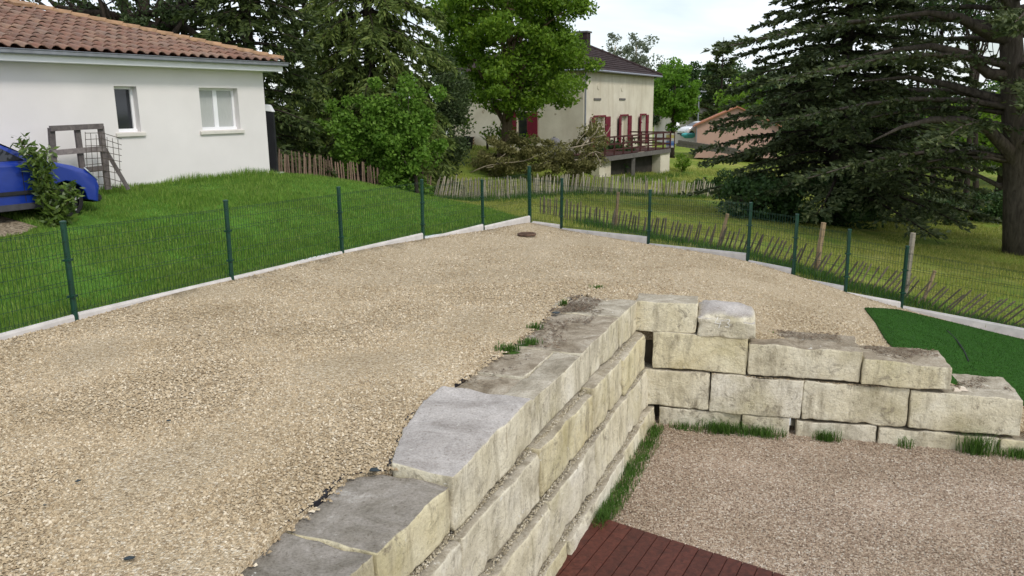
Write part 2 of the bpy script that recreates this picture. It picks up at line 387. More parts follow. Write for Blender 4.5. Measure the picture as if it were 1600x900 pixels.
patio = [tuple(WA(1.0, -2.6, 0)[:2]), tuple(WA(10.6, -2.6, 0)[:2]), tuple(WB(-.3, -.3, 0)[:2]), tuple(WB(7.7, -.3, 0)[:2]), (9.2, 8.4), (9.2, -2), (0.0, -2)]
LB = [LPOST[-1][:2], (-.6, 22.0), (-2.3, 25.5), (-3.2, 28.5), (-5.2, 30.2), (-8.2, 26.0), (-12, 30)]
lawn = [tuple(p[:2]) for p in LPOST] + [tuple(p) for p in LB[1:]] + [(-24, 24), (-22, -2), tuple((LPOST[0] + dL * 2)[:2])]
allhole = [tuple((LPOST[0] + dL * 2)[:2]), (-8.0, -2), (9.2, -2), (9.2, 8.4)] + [tuple(p[:2]) for p in reversed(RPOST)] + [tuple(p) for p in LB] + [(-24, 24), (-22, -2)]
def nz(V, a, s): return np.array([noise.noise((v[0] * s, v[1] * s, .3)) for v in V]) * a
def zg(V): return TZ(V) + nz(V, .02, .8)
FL0, FL1 = LPOST[0][:2], LPOST[-1][:2]; FLn = np.array([-(FL1 - FL0)[1], (FL1 - FL0)[0]]); FLn /= np.linalg.norm(FLn)
def zl(V):
    d = (np.asarray(V)[:, :2] - FL0) @ FLn; back = np.clip((21 - np.asarray(V)[:, 1]) / 4, 0, 1)
    cd_ = np.clip(np.linalg.norm(np.asarray(V)[:, :2] - FL1, axis=1) / 3 - .1, 0, 1)
    return TZ(V) + .07 * np.exp(-np.maximum(d, 0) / 1.5) * back * cd_ + nz(V, .03, .6)
def zm(V): return TZ(V) + nz(V, .03, .6)

# ------------------------------------------------------------------ ground sheets
rr = np.concatenate([np.linspace(0, 60, 55), np.geomspace(64, 900, 16)]); aa = np.linspace(0, 2 * math.pi, 72, endpoint=False)
ex = np.array([(5 + r_ * math.cos(a_ + .3 * (i % 2) / 8), 25 + r_ * math.sin(a_ + .3 * (i % 2) / 8)) for i, r_ in enumerate(rr[1:]) for a_ in aa])
big = [(5 + 900 * math.cos(a_), 25 + 900 * math.sin(a_)) for a_ in aa]
m_, t, b = newmat('meadow_ground'); v = coord(t, 'Position')
c_ = ramp(t, noise_n(t, v, .35, 6, .6), [(.3, (.09, .155, .022)), (.5, (.19, .245, .04)), (.7, (.31, .31, .085))])
c_ = mixc(t, ramp(t, noise_n(t, v, 2.5, 5, .7), [(.5, (0, 0, 0)), (.75, (.7, .7, .7))]), c_, (.11, .17, .03))
t.links.new(c_, b.inputs['Base Color']); b.inputs['Roughness'].default_value = .95; b.inputs['Specular IOR Level'].default_value = .1
bump(t, b, noise_n(t, v, 18, 6, .7), 1.0, .06); M['meadow'] = m_
sheet('ground', big, 30, M['meadow'], zm, hole=allhole, extra=ex)
gt_ = sheet('gravel_terrace', grav, .35, M['gravel'], zg)
bm = bmesh.new(); bm.from_mesh(gt_.data); be = [e for e in bm.edges if e.is_boundary]; rx_ = bmesh.ops.extrude_edge_only(bm, edges=be)
for v_ in rx_['geom']:
    if isinstance(v_, bmesh.types.BMVert): v_.co.z -= .55
bm.to_mesh(gt_.data); bm.free()
sheet('lawn', lawn, .4, M['lawn'], zl)
sheet('gravel_patio', patio, .5, M['gravel2'], lambda V: PZ + nz(V, .015, 1.2))
drv = []
q0 = np.array([CARP[0], CARP[1], 0])
drvp = [q0 + HD * s_ + HN * o_ for s_, o_ in ((.9, .35), (1.3, .62), (2.2, .75), (4, .85), (8, 1.0), (8, -1.6), (4, -1.7), (1.0, -1.3))]
M['dirt'] = m_gravel('driveway_dirt', [(.0, (.10, .08, .055)), (.5, (.24, .19, .13)), (1., (.38, .32, .24))], 30)
sheet('driveway', drvp, .35, M['dirt'], lambda V: zl(V) + .012)

# ------------------------------------------------------------------ gravel stones
def pebbles(xy, zs, size, rng):
    n = len(xy); s = rng.uniform(.55, 1.25, n) * size; asp = rng.uniform(.55, .95, n); h = s * rng.uniform(.3, .6, n); a = rng.uniform(0, 6.283, n)
    base = np.array([(-.5, -.45), (.5, -.4), (.45, .5), (-.5, .4)]); V = np.empty((n, 6, 3)); ca, sa = np.cos(a), np.sin(a)
    tilt = rng.normal(0, .25, (n, 2))
    for k in range(6):
        if k < 4: bx, by = base[k] + 0; bx = bx + rng.uniform(-.12, .12, n); by = by + rng.uniform(-.12, .12, n); bz = np.full(n, -.25)
        else: bx = np.full(n, -.22 if k == 4 else .2) + rng.uniform(-.1, .1, n); by = rng.uniform(-.15, .15, n); bz = rng.uniform(.6, 1.0, n)
        x, y = bx * s, by * s * asp
        V[:, k, 0] = xy[:, 0] + ca * x - sa * y; V[:, k, 1] = xy[:, 1] + sa * x + ca * y; V[:, k, 2] = zs + bz * h + tilt[:, 0] * x + tilt[:, 1] * y
    return V.reshape(-1, 3), n
def pebble_mesh(name, xy, zs, size, mat, parent=None):
    V, n = pebbles(xy, zs, size, RNG); b = np.arange(n)[:, None] * 6
    # the two ridge vertices make triangles; use tris
    Ft = np.concatenate([b + np.array([[0, 1, 5]]), b + np.array([[0, 5, 4]]), b + np.array([[1, 2, 5]]), b + np.array([[2, 3, 4]]), b + np.array([[2, 4, 5]]), b + np.array([[3, 0, 4]])])
    if parent is not None: V = V - np.array(parent_loc(parent))
    return link(name, mesh_np(name, V, Ft, mat), parent)
def scatter(poly, ndens):                # ndens(x, y) -> stones per m2 (upper bound first)
    poly = np.asarray(poly)[:, :2]; mn, mx_ = poly.min(0), poly.max(0)
    dmax = ndens[0]; n = int((mx_ - mn).prod() * dmax); p = RNG.uniform(mn, mx_, (n, 2)); p = p[inpoly(p, poly)]
    k = ndens[1](p[:, 0], p[:, 1]) / dmax; return p[RNG.random(len(p)) < k]
def vis(p, z, mar=30):                   # keep only what the frame and a little around it can see
    d = np.column_stack([p, z]) - CAM; k = d @ FW; ok = k > .5
    x = 800 + FPX * (d @ RT) / np.where(ok, k, 1); y = 450 - FPX * (d @ UP) / np.where(ok, k, 1)
    return ok & (x > -350) & (x < 1950) & (y < 1150) & (y > -200)
turfL = [P(1352, 473, -.82), P(1370, 500, -.80), P(1383, 528, -.80), P(1398, 545, -.78)]
turf_poly = [(p[0], p[1]) for p in turfL] + [tuple(WB(3.6, -.3, 0)[:2]), tuple(WB(5.3, -.2, 0)[:2]), tuple(WB(7.6, -.2, 0)[:2]), (9.0, 8.5)]
fr = [RPOST[7], RPOST[6]]
turf_poly += [(p[0] - .15, p[1] - .25) for p in fr] + [(RPOST[5][0] + .9, RPOST[5][1] - .62), (RPOST[5][0] - .3, RPOST[5][1] - .55)]
g1 = scatter(grav, (3000, lambda x, y: np.where(y < 6.5, 3000, np.where(y < 9, 1900, np.where(y < 12, 900, np.where(y < 19, 260, 60))))))
z1 = TZ(g1); k = vis(g1, z1) & ~inpoly(g1, turf_poly) & (g1[:, 1] > 2.5); g1, z1 = g1[k], z1[k]
near = g1[:, 1] < 12
sz = np.where(g1[:, 1] < 6.5, .020, np.where(g1[:, 1] < 9, .021, np.where(near, .023, .025)))
o = pebble_mesh('gravel_stones', g1, z1 + .004, sz, M['pebble'])
tag(o, 'beige crushed limestone gravel spread over the upper terrace', 'gravel', kind='stuff')
g2 = scatter(patio, (1500, lambda x, y: np.where(x < 8, 1400, 300))); z2 = np.full(len(g2), PZ)
k = vis(g2, z2) & (g2[:, 1] > 5.5) & (((g2 - WA(0, 0, 0)[:2]) @ WN[:2]) > -2.25); g2, z2 = g2[k], z2[k]
o = pebble_mesh('patio_gravel_stones', g2, z2 + .006, np.full(len(g2), .018), M['pebble2'])
tag(o, 'brownish gravel stones covering the lower patio below the walls', 'gravel', kind='stuff')
print('pebbles', len(g1), len(g2))

# ------------------------------------------------------------------ stone walls
def stone_mesh(name, corners, res, seed, rough=.012, rnd=.035, mat=None, dome=0.0, org=(0, 0, 0), bulge=None):
    """a dressed block with worn edges: 8 corners, bottom 4 ccw then top 4"""
    c = np.asarray(corners, float); nx, ny, nz_ = res; V = []; idx = {}; F = []
    L = [np.linalg.norm(c[1] - c[0]), np.linalg.norm(c[3] - c[0]), np.linalg.norm(c[4] - c[0])]
    def par(n, l):
        e = min(.3, rnd / l)
        return [0, e * .4, e] + list(np.linspace(e, 1 - e, n - 3)[1:-1]) + [1 - e, 1 - e * .4, 1]
    us, vs_, ws = par(nx, L[0]), par(ny, L[1]), par(nz_, L[2]); nx, ny, nz_ = len(us) - 1, len(vs_) - 1, len(ws) - 1
    def tri(u, v, w_):
        b = (c[0] * (1 - u) + c[1] * u) * (1 - v) + (c[3] * (1 - u) + c[2] * u) * v
        t_ = (c[4] * (1 - u) + c[5] * u) * (1 - v) + (c[7] * (1 - u) + c[6] * u) * v
        return b * (1 - w_) + t_ * w_
    ctr = tri(.5, .5, .5)
    def vert(i, j, k):
        if (i, j, k) in idx: return idx[(i, j, k)]
        u, v, w_ = us[i], vs_[j], ws[k]
        p = tri(u, v, w_)
        if bulge is not None: p = p + bulge * 4 * u * (1 - u) * v
        if w_ in (0, 1): p = p + np.array([0, 0, .016 * noise.noise(Vector((p[0] * 2.3 + seed, p[1] * 2.3, seed * 1.7))) + .006 * noise.noise(Vector((p[0] * 11 + seed, p[1] * 11, seed)))])
        d = [min(u, 1 - u) * L[0], min(v, 1 - v) * L[1], min(w_, 1 - w_) * L[2]]
        e = sorted(d)
        sd_ = Vector(p) * 3.6 + Vector((seed * 3.7, 0, seed))
        # wear edges: pull in where two faces meet, with chips
        chip = noise.noise(Vector(p) * 7 + Vector((seed, 2, 0)))
        chip2 = noise.noise(Vector(p) * 19 + Vector((seed, 5, 0)))
        rr_ = rnd * (.35 + 3.2 * max(0, chip - .1) + 1.2 * max(0, chip2 - .2))
        pull = max(0, 1 - e[1] / rr_) if e[1] < rr_ else 0
        pull += .8 * (max(0, 1 - e[2] / rr_) if e[2] < rr_ else 0)
        p = p + np.array([math.copysign(1, cc) * min(abs(cc), 1) for cc in (ctr - p)]) * pull * rr_ * .38 / max(.4, np.linalg.norm(np.clip(ctr - p, -1, 1)))
        if dome and w_ > .5:
            ed = max(abs(u - .5), abs(v - .5)) * 2
            p = p - np.array([0, 0, 1]) * dome * (ed ** 3) * (w_ - .5) * 2
        nv = noise.noise_vector(sd_) + noise.noise_vector(sd_ * .55) * .9; nv2 = noise.noise_vector(sd_ * 4.3)
        p = p + np.array(nv) * rough + np.array(nv2) * rough * .42 + np.array(noise.noise_vector(sd_ * 11)) * rough * .16
        V.append(p - np.asarray(org)); idx[(i, j, k)] = len(V) - 1; return idx[(i, j, k)]
    for i in range(nx):
        for j in range(ny):
            for k, fl in ((0, 1), (nz_, 0)):
                q = [vert(i, j, k), vert(i + 1, j, k), vert(i + 1, j + 1, k), vert(i, j + 1, k)]; F.append(q[::-1] if fl else q)
    for i in range(nx):
        for k in range(nz_):
            for j, fl in ((0, 0), (ny, 1)):
                q = [vert(i, j, k), vert(i + 1, j, k), vert(i + 1, j, k + 1), vert(i, j, k + 1)]; F.append(q[::-1] if fl else q)
    for j in range(ny):
        for k in range(nz_):
            for i, fl in ((0, 1), (nx, 0)):
                q = [vert(i, j, k), vert(i, j + 1, k), vert(i, j + 1, k + 1), vert(i, j, k + 1)]; F.append(q[::-1] if fl else q)
    return mesh_np(name, V, F, mat, True)
def block(parent, fn, s0, s1, off, dep, z0, z1, seed, dz=(0, 0, 0, 0), dome=0.0, rough=.012, rnd=.028, joint=.006, yaw=0.0, mat=None, bat=0.0, dep2=None, bulge=None):
    d2 = dep if dep2 is None else dep2
    """fn = WA/WB frame; front face at 'off', reaching back 'dep'; dz lifts the four top corners"""
    s0 += joint; s1 -= joint
    f0, f1 = off - yaw, off + yaw
    c = [fn(s0, f0, z0), fn(s1, f1, z0), fn(s1, f1 - d2, z0), fn(s0, f0 - dep, z0),
         fn(s0, f0 - bat, z1 + dz[0]), fn(s1, f1 - bat, z1 + dz[1]), fn(s1, f1 - d2, z1 + dz[2]), fn(s0, f0 - dep, z1 + dz[3])]
    L = s1 - s0; org = parent_loc(parent)
    me = stone_mesh('stone_block', c, (max(10, int(L / .04)), max(8, int(dep / .07)), max(10, int((z1 - z0) / .04))), seed, rough, rnd, mat or M['stone'], dome, org, bulge)
    return link('stone_block', me, parent)
wa = thing('retaining_wall', 'long stepped-back wall of big pale limestone blocks beside the terrace gravel', 'stone wall', WA(6, -2.5, PZ))
# coping course
cop = [(2.2, 3.75, -2.46, 1.0, -.05), (3.75, 4.72, -2.45, 1.0, -.045), (4.72, 6.42, -2.44, .98, .035), (6.42, 7.95, -2.475, .98, -.035), (7.95, 9.55, -2.48, 1.0, -.02), (9.55, 10.50, -2.47, 1.0, .0)]
sd_i = 1
for i, (a, b_, of, dp, zt) in enumerate(cop):
    if i == 3:      # split lengthwise by an open crack, and once across
        block(wa, WA, a, b_, of, .30, -.42, zt, 20, rough=.013, mat=M['stone'])
        block(wa, WA, a, a + .62, of - .318, .7, -.42, zt - .008, 21, rnd=.02, mat=M['stone_dirt']); block(wa, WA, a + .62, b_, of - .318, .7, -.42, zt + .004, 22, rnd=.02, mat=M['stone_dirt'])
    elif i == 2: block(wa, WA, a, b_, of, .50, -.42, zt, 23, mat=M['stone_lilac'], dep2=.90, bulge=-WN * .12, dome=.012, rough=.014, rnd=.035, yaw=-.02)
    else: block(wa, WA, a, b_, of, dp, -.42, zt, 30 + i, mat=M['stone_dark' if i < 2 else 'stone_dirt' if i == 4 else 'stone'], rough=.014, rnd=.028)
for row, (z0, z1, of, js) in enumerate(((-.94, -.425, -2.35, (1.9, 3.2, 4.74, 6.36, 8.02, 9.3, 10.46)), (-1.5, -.945, -2.27, (1.6, 3.9, 5.15, 6.42, 7.9, 9.35, 10.5)), (-1.95, -1.505, -2.185, (1.5, 3.2, 5.0, 6.72, 8.84, 10.56)))):
    for i in range(len(js) - 1):
        sd_i += 1
        block(wa, WA, js[i], js[i + 1], of + random.uniform(-.012, .018), .8, z0, z1, sd_i * 1.7, dz=(random.uniform(-.06, .0), random.uniform(-.06, .0), .01, .01), rough=.016, rnd=.045, bat=random.uniform(.0, .03))
M['fill'] = m_plain('earth_fill', (.10, .08, .055), .95, .3, 4, .6, vec='Position')
wb = thing('stepped_wall', 'stepped end wall of weathered limestone blocks facing the lower gravel patio', 'stone wall', WB(3, -.2, PZ))
cap2 = [(.03, .66, .0, .62, -.42, 0.0, 0.0)]
block(wb, WB, -.12, .715, .0, .50, -.42, -.005, 51, rough=.013, rnd=.028)
cap_stone = block(wb, WB, .715, 1.48, .03, .62, -.46, -.01, 52, mat=M['stone_lilac'], dz=(-.05, -.09, -.05, .03), dome=.11, rough=.012, rnd=.05)
# course 2
block(wb, WB, .13, 1.40, .02, .6, -.935, -.43, 53, rough=.014, rnd=.028)
block(wb, WB, 1.40, 2.82, .06, .72, -.93, -.50, 54, mat=M['stone_dirt'], dz=(0, -.02, -.02, 0.02), rough=.016, rnd=.028)
block(wb, WB, 2.82, 3.87, .09, .72, -.955, -.635, 55, mat=M['stone_dirt'], dz=(.03, -.02, 0, .03), rough=.014, rnd=.028)
# course 3
for i, (a, b_, zt, z0, o_) in enumerate(((-.02, .92, -.945, -1.49, .03), (.92, 2.12, -.95, -1.50, .05), (2.12, 3.42, -.97, -1.51, .05), (3.42, 4.72, -.985, -1.50, .07))):
    block(wb, WB, a, b_, o_, .78, z0, zt, 60 + i, dz=(0, -.02 if i < 3 else -.03, 0, 0), rough=.015, rnd=.028)
# bottom course
for i, (a, b_, o_) in enumerate(((.24, 1.36, .02), (1.36, 2.0, .04), (2.06, 3.08, .04), (3.08, 4.50, .06), (4.50, 5.75, .08), (5.75, 7.2, .09))):
    block(wb, WB, a, b_, o_, .8, -2.0, -1.505 - .012 * i, 70 + i, rough=.015, rnd=.028)
# earth behind the blocks
MB().hexa([WA(1.6, -3.15, PZ), WA(10.5, -3.15, PZ), WA(10.5, -3.7, PZ), WA(1.6, -3.7, PZ), WA(1.6, -3.15, -.12), WA(10.5, -3.15, -.12), WA(10.5, -3.7, -.12), WA(1.6, -3.7, -.12)]).build('earth_backing', M['fill'], wa)
MB().hexa([WB(-.3, -.6, PZ), WB(3.6, -.6, PZ), WB(3.6, -1.0, PZ), WB(-.3, -1.0, PZ), WB(-.3, -.6, -.3), WB(3.6, -.6, -1.0), WB(3.6, -1.0, -1.0), WB(-.3, -1.0, -.3)]).build('earth_backing', M['fill'], wb)
MB().hexa([WB(-.45, -.22, PZ), WB(.3, -.22, PZ), WB(.3, -.6, PZ), WB(-.45, -.6, PZ), WB(-.45, -.22, -.07), WB(.3, -.22, -.07), WB(.3, -.6, -.07), WB(-.45, -.6, -.07)]).build('earth_backing', M['fill'], wb)
# chalk figure on the rounded cap stone
ch = MB(); M['chalk'] = m_plain('white_chalk', (.72, .70, .65), .9, .05, 20, 0)
from mathutils.bvhtree import BVHTree
_cm = cap_stone.data; _cl = np.array(parent_loc(wb)); cap_bvh = BVHTree.FromPolygons([Vector(v_.co) + Vector(_cl) for v_ in _cm.vertices], [tuple(p_.vertices) for p_ in _cm.polygons])
def on_cap(s_, z_):
    hit = cap_bvh.ray_cast(Vector(WB(s_, .6, z_)), Vector(-BN))[0]
    return (np.array(hit) + BN * .002) if hit is not None else WB(s_, .05, z_)
def chs(pts, o_=.048):
    for a, b_ in zip(pts[:-1], pts[1:]):
        k_ = 3
        for j_ in range(k_):
            u0, u1 = j_ / k_, (j_ + 1) / k_
            ch.bar(on_cap(a[0] + (b_[0] - a[0]) * u0, a[1] + (b_[1] - a[1]) * u0), on_cap(a[0] + (b_[0] - a[0]) * u1, a[1] + (b_[1] - a[1]) * u1), .009, .009)
chs([(.985, -.175), (.945, -.245), (1.03, -.255)]); chs([(1.025, -.215), (1.0, -.315)])
chs([(1.09, -.20), (1.125, -.19), (1.14, -.215), (1.11, -.24), (1.14, -.265), (1.125, -.295), (1.08, -.29)])
chalk_o = ch.build('chalk_number', M['chalk'], wb)
# loose aggregate lying on the set-back ledges
def ledge(fn, s0, s1, o0, o1, zf, n, parent):
    s_ = RNG.uniform(s0, s1, n); o_ = RNG.uniform(o0, o1, n); p = np.array([fn(a, b_, 0)[:2] for a, b_ in zip(s_, o_)])
    return p, np.array([zf(a) for a in s_])
pl = [ledge(WA, 2, 10.4, -2.47, -2.42, lambda a: -.445, 2600, wa), ledge(WA, 2, 10.4, -2.37, -2.32, lambda a: -.965, 2000, wa), ledge(WA, 3, 10.4, -2.29, -2.235, lambda a: -1.52, 1800, wa)]
o = pebble_mesh('ledge_aggregate', np.concatenate([a for a, _ in pl]), np.concatenate([b_ for _, b_ in pl]), np.full(sum(len(a) for a, _ in pl), .017), m_pebble('ledge_grit', [(0, (.20, .17, .12)), (.4, (.38, .33, .24)), (.8, (.52, .47, .36)), (1, (.66, .62, .54))]), wa); o['kind'] = 'stuff'
pl = [ledge(WB, .95, 3.4, -.0, .05, lambda a: -.955 - .008 * a, 350, wb)]
o = pebble_mesh('ledge_aggregate', pl[0][0], pl[0][1], np.full(len(pl[0][0]), .02), M['pebble'], wb); o['kind'] = 'stuff'
# exposed black membrane along the gravel edge
E2 = [WA(2.0, -3.2, 0)] + edgeA[:10]
mb_ = MB(); acc = []
for a, b_ in zip(E2[:-1], E2[1:]):
    k = max(2, int(np.linalg.norm(b_ - a) / .12)); acc += [a + (b_ - a) * t_ / k for t_ in range(k)]
for i in range(len(acc) - 1):
    a, b_ = acc[i].copy(), acc[i + 1].copy()
    a[2] = T(*a[:2]); b_[2] = T(*b_[:2])
    n1 = -.012 + .05 * max(0, noise.noise(Vector(a) * 2.5)); n2 = -.012 + .05 * max(0, noise.noise(Vector(b_) * 2.5))
    tt = np.array([0, 0, .012])
    mb_.hexa([a + WN * n1 - tt * 12, b_ + WN * n2 - tt * 12, b_ - WN * .08 - tt * 12, a - WN * .08 - tt * 12, a + WN * n1 + tt * .2, b_ + WN * n2 + tt * .2, b_ - WN * .08 - tt * .8, a - WN * .08 - tt * .8])
o = mb_.build('weed_membrane', M['membrane']); tag(o, 'torn black membrane edge showing between terrace gravel and coping stones', 'membrane')
def scrap(px, py, s, lab):
    c = P(px, py, 0); c[2] = T(c[0], c[1]) + .03; mm_ = MB(); n = 9
    ring = [c + np.array([math.cos(k * 6.283 / n), .8 * math.sin(k * 6.283 / n), 0]) * s * .75 * random.uniform(.4, 1.2) for k in range(n)]
    top = [q + np.array([0, 0, random.uniform(.002, .008)]) for q in ring]
    mm_.add(ring + top, [tuple(range(n))[::-1], tuple(range(n, 2 * n))] + [(k, (k + 1) % n, n + (k + 1) % n, n + k) for k in range(n)])
    o = mm_.build('membrane_scrap', M['membrane_b']); tag(o, lab, 'membrane scrap', 'dark membrane patches showing through the gravel')
M['membrane_b'] = m_plain('dark_teal_membrane', (.02, .03, .035), .5, .4, 15, .3)
scrap(205, 884, .045, 'largest dark scrap of membrane poking through gravel at the bottom edge')
scrap(124, 764, .028, 'dark scrap of membrane in the open gravel left of the coping')
scrap(265, 668, .03, 'thin dark scrap of membrane in gravel, farthest from the bottom edge')
scrap(72, 803, .022, 'small dark scrap of membrane in gravel near the left edge')
scrap(586, 738, .07, 'crumpled black membrane in the notch between two coping stones')
scrap(868, 492, .09, 'crumpled dark membrane beside the far coping stones')
# ------------------------------------------------------------------ artificial turf
def turf_z(V): return TZ(V) + .03 + nz(V, .02, 1.3)
tp = np.array(turf_poly)
tme = sheet('artificial_turf', turf_poly, .25, M['turf'], turf_z)
del tme['kind']; tag(tme, 'bright green artificial turf laid on the slope behind the stepped wall', 'artificial turf')
sm = tme.modifiers.new('thickness', 'SOLIDIFY'); sm.thickness = .025; sm.offset = -1
tq = scatter(turf_poly, (1500, lambda x, y: np.full(len(x), 1500.))); _z = turf_z(tq); _k = vis(tq, _z); turf_pts = (tq[_k], _z[_k])
seam = MB(); sp = [P(x, y, -1.05) for x, y in ((1482, 500), (1497, 517), (1507, 537), (1514, 558))]
for q in sp: q[2] = float(turf_z(np.array([q]))[0]) + .004
seam.tube(sp, .012, 5).build('seam', M['black'], tme)
# ------------------------------------------------------------------ wooden deck
dk0, dk1 = P(930, 805, -1.68), P(1215, 895, -1.68)
de = dk1 - dk0; de /= np.linalg.norm(de); db = P(968, 822, -1.68) - P(902, 902, -1.68); db /= np.linalg.norm(db)
deck = thing('wooden_deck', 'dark red-brown plank deck at the foot of the long stone wall', 'deck', dk0)
M['deck'] = m_wood('red_brown_decking', (.045, .013, .009), (.11, .033, .022), .55, (3, 3, 3), .14)
bw = .140; pitch_b = .146
sn = abs(de[0] * db[1] - de[1] * db[0]); 
for i in range(-1, 26):
    a = dk0 + de * (i + .5) * pitch_b / sn
    mm_ = MB(); side = np.array([db[1], -db[0], 0])
    e0 = a + de * 0; L = 5.2
    p0 = [e0 - side * bw / 2, e0 + side * bw / 2]
    # end cut along the deck edge
    def on_edge(off_): return dk0 + de * (((i + .5) * pitch_b + off_) / sn)
    f1, f2 = on_edge(-bw / 2), on_edge(bw / 2); b1, b2 = f1 - db * L, f2 - db * L
    h = np.array([0, 0, .028]); jz = np.array([0, 0, random.uniform(-.002, .002)])
    mm_.hexa([f1 - h + jz, f2 - h + jz, b2 - h + jz, b1 - h + jz, f1 + jz, f2 + jz, b2 + jz, b1 + jz]); mm_.build('plank', M['deck'], deck, bevel=.003)
fb = MB().bar(dk0 - np.array([0, 0, .055]) + de * -.1, dk0 + de * 3.6 - np.array([0, 0, .055]), .03, .05); fb.build('fascia_board', M['deck'], deck)

# ------------------------------------------------------------------ green mesh fences
def wire_panel(parent, a, b_, za, zb, ht):
    """welded mesh between two posts: verticals every 5 cm, doubled horizontals at the folds"""
    a, b_ = np.array(a, float), np.array(b_, float); d = b_ - a; d[2] = 0; L = np.linalg.norm(d); d /= L; nrm = np.array([d[1], -d[0], 0])
    V = []; F = []; r_ = .003
    def wire(p, q):
        p, q = np.asarray(p), np.asarray(q); e = q - p; e = e / np.linalg.norm(e)
        s1 = np.cross(e, nrm); s1 = s1 / np.linalg.norm(s1); b0 = len(V)
        for c in (p, q):
            for k in range(3):
                t_ = 2.094 * k; V.append(c + r_ * (math.cos(t_) * s1 + math.sin(t_) * nrm))
        for k in range(3): F.append((b0 + k, b0 + (k + 1) % 3, b0 + 3 + (k + 1) % 3, b0 + 3 + k))
    n = int(L / .052)
    for i in range(1, n):
        u = i / n; z0 = za + (zb - za) * u; c = a + (b_ - a) * u
        wire((c[0], c[1], z0), (c[0], c[1], z0 + ht))
    for hh in (.015, .035, .2, .36, .40, .55, .70, .74, .88, ht - .03, ht - .01):
        wire((a[0], a[1], za + hh), (b_[0], b_[1], zb + hh))
    me = mesh_np('mesh_panel', np.array(V) - np.array(parent_loc(parent)), F, M['green_metal'])
    return link('mesh_panel', me, parent)
def fence_post(parent, p, ht, r_=.036, lean=(0, 0)):
    q = np.array(p) + np.array([lean[0], lean[1], ht]); po = MB().tube([np.array(p) - np.array([0, 0, .25]), q], r_, 8).build('post', M['green_metal'], parent, smooth=False)
    MB().tube([q - (0, 0, .002), q + (0, 0, .018), q + (0, 0, .026)], [r_ * 1.12, r_ * 1.12, r_ * .6], 8).build('post_cap', M['green_metal'], po) if False else MB().tube([q + (0, 0, .001), q + (0, 0, .02), q + (0, 0, .028)], [r_ * 1.15, r_ * 1.15, r_ * .6], 8).build('post_cap', M['green_metal'], po)
    for hh in (.3, .75): MB().box(np.array(p) + np.array([lean[0], lean[1], 0]) * hh + np.array([0, 0, hh]), (.09, .09, .025)).build('clip', M['green_metal'], po)
def kerb(parent, a, b_, za, zb, nrm):
    a, b_ = np.array(a, float), np.array(b_, float); d = b_ - a; d[2] = 0; d /= np.linalg.norm(d); a = a + d * .03; b_ = b_ - d * .03
    prof = [(-.03, -.30), (.03, -.30), (.03, -.035), (.02, -.008), (.0, 0), (-.02, -.008), (-.03, -.035)]
    mm_ = MB(); V = [(p[0] + nrm[0] * o_, p[1] + nrm[1] * o_, z + h) for p, z in ((a, za), (b_, zb)) for o_, h in prof]; n = len(prof)
    mm_.add(V, [tuple(range(n)), tuple(range(2 * n - 1, n - 1, -1))] + [(k, n + k, n + (k + 1) % n, (k + 1) % n) for k in range(n)])
    return mm_.build('kerb_plate', M['concrete'], parent)
def mesh_fence(label, posts, expo, heights, corner_last=False):
    f_ = thing('mesh_fence', label, 'wire fence', posts[0], 'green wire fences round the terrace')
    for i, p in enumerate(posts):
        if heights[i]: fence_post(f_, p, heights[i], .045 if heights[i] > 1.3 else .036, (random.uniform(-.015, .015), random.uniform(-.01, .01)))
    for i in range(len(posts) - 1):
        a, b_ = posts[i], posts[i + 1]; d = b_ - a; d = d / np.linalg.norm(d); nrm = np.array([d[1], -d[0], 0])
        za, zb = a[2] + expo[i][0], b_[2] + expo[i][1]
        kerb(f_, a, b_, za, zb, nrm); wire_panel(f_, a + nrm * .035, b_ + nrm * .035, za + .02, zb + .02, 1.03)
    return f_
mesh_fence('green wire mesh fence on pale concrete kerb between gravel and left lawn', LPOST, [(.08, .08), (.08, .08), (.09, .05), (.05, .05), (.05, .13), (.01, .14), (.09, .17)],
           [1.2, 1.2, 1.2, 1.19, 1.19, 1.2, 1.12, 1.36])
mesh_fence('green wire mesh fence stepping downhill along the right meadow edge', [LPOST[-1] + (RPOST[0] - LPOST[-1]) * .06] + RPOST, [(.04, .1), (.02, .17), (.02, .17), (.03, .13), (-.04, .12), (.0, .13), (.05, .22), (.02, .2)],
           [0, 1.2, 1.2, 1.2, 1.2, 1.2, 1.2, 1.2, 1.2])
# ------------------------------------------------------------------ chestnut paling fences
M['tie'] = m_plain('rusty_tie_wire', (.08, .065, .05), .8, .2, 5, 0)
def picket_mesh(mat, ln, wd=.042, th=.022, seed=0):
    rg = random.Random(seed); mm_ = MB(); b0 = wd / 2
    a = [(-b0, -th / 2, 0), (b0, -th / 2, 0), (b0 * .9, th / 2, 0), (-b0 * .8, th / 2, 0)]
    c = [(x * rg.uniform(.85, 1.1) + rg.uniform(-.006, .006), y, ln * .55) for x, y, z in a]
    e = [(x * .8 + rg.uniform(-.006, .006), y * .9, ln * .95) for x, y, z in a]
    tp_ = [(0, -th / 3, ln), (.004, th / 3, ln)]
    mm_.add(a + c + e + tp_, [(3, 2, 1, 0)] + [(r_ + k, r_ + (k + 1) % 4, r_ + 4 + (k + 1) % 4, r_ + 4 + k) for r_ in (0, 4) for k in range(4)] + [(8, 9, 12), (9, 10, 13, 12), (10, 11, 13), (11, 8, 12, 13)])
    me = bpy.data.meshes.new('picket'); me.from_pydata(mm_.v, [], mm_.f); me.materials.append(mat); me.update(); return me
def path_pts(path, step):
    path = [np.array(p, float) for p in path]; out = []; carry = 0
    for a, b_ in zip(path[:-1], path[1:]):
        L = np.linalg.norm(b_ - a); t_ = carry
        while t_ < L: out.append((a + (b_ - a) * t_ / L, (b_ - a) / L)); t_ += step
        carry = t_ - L
    return out
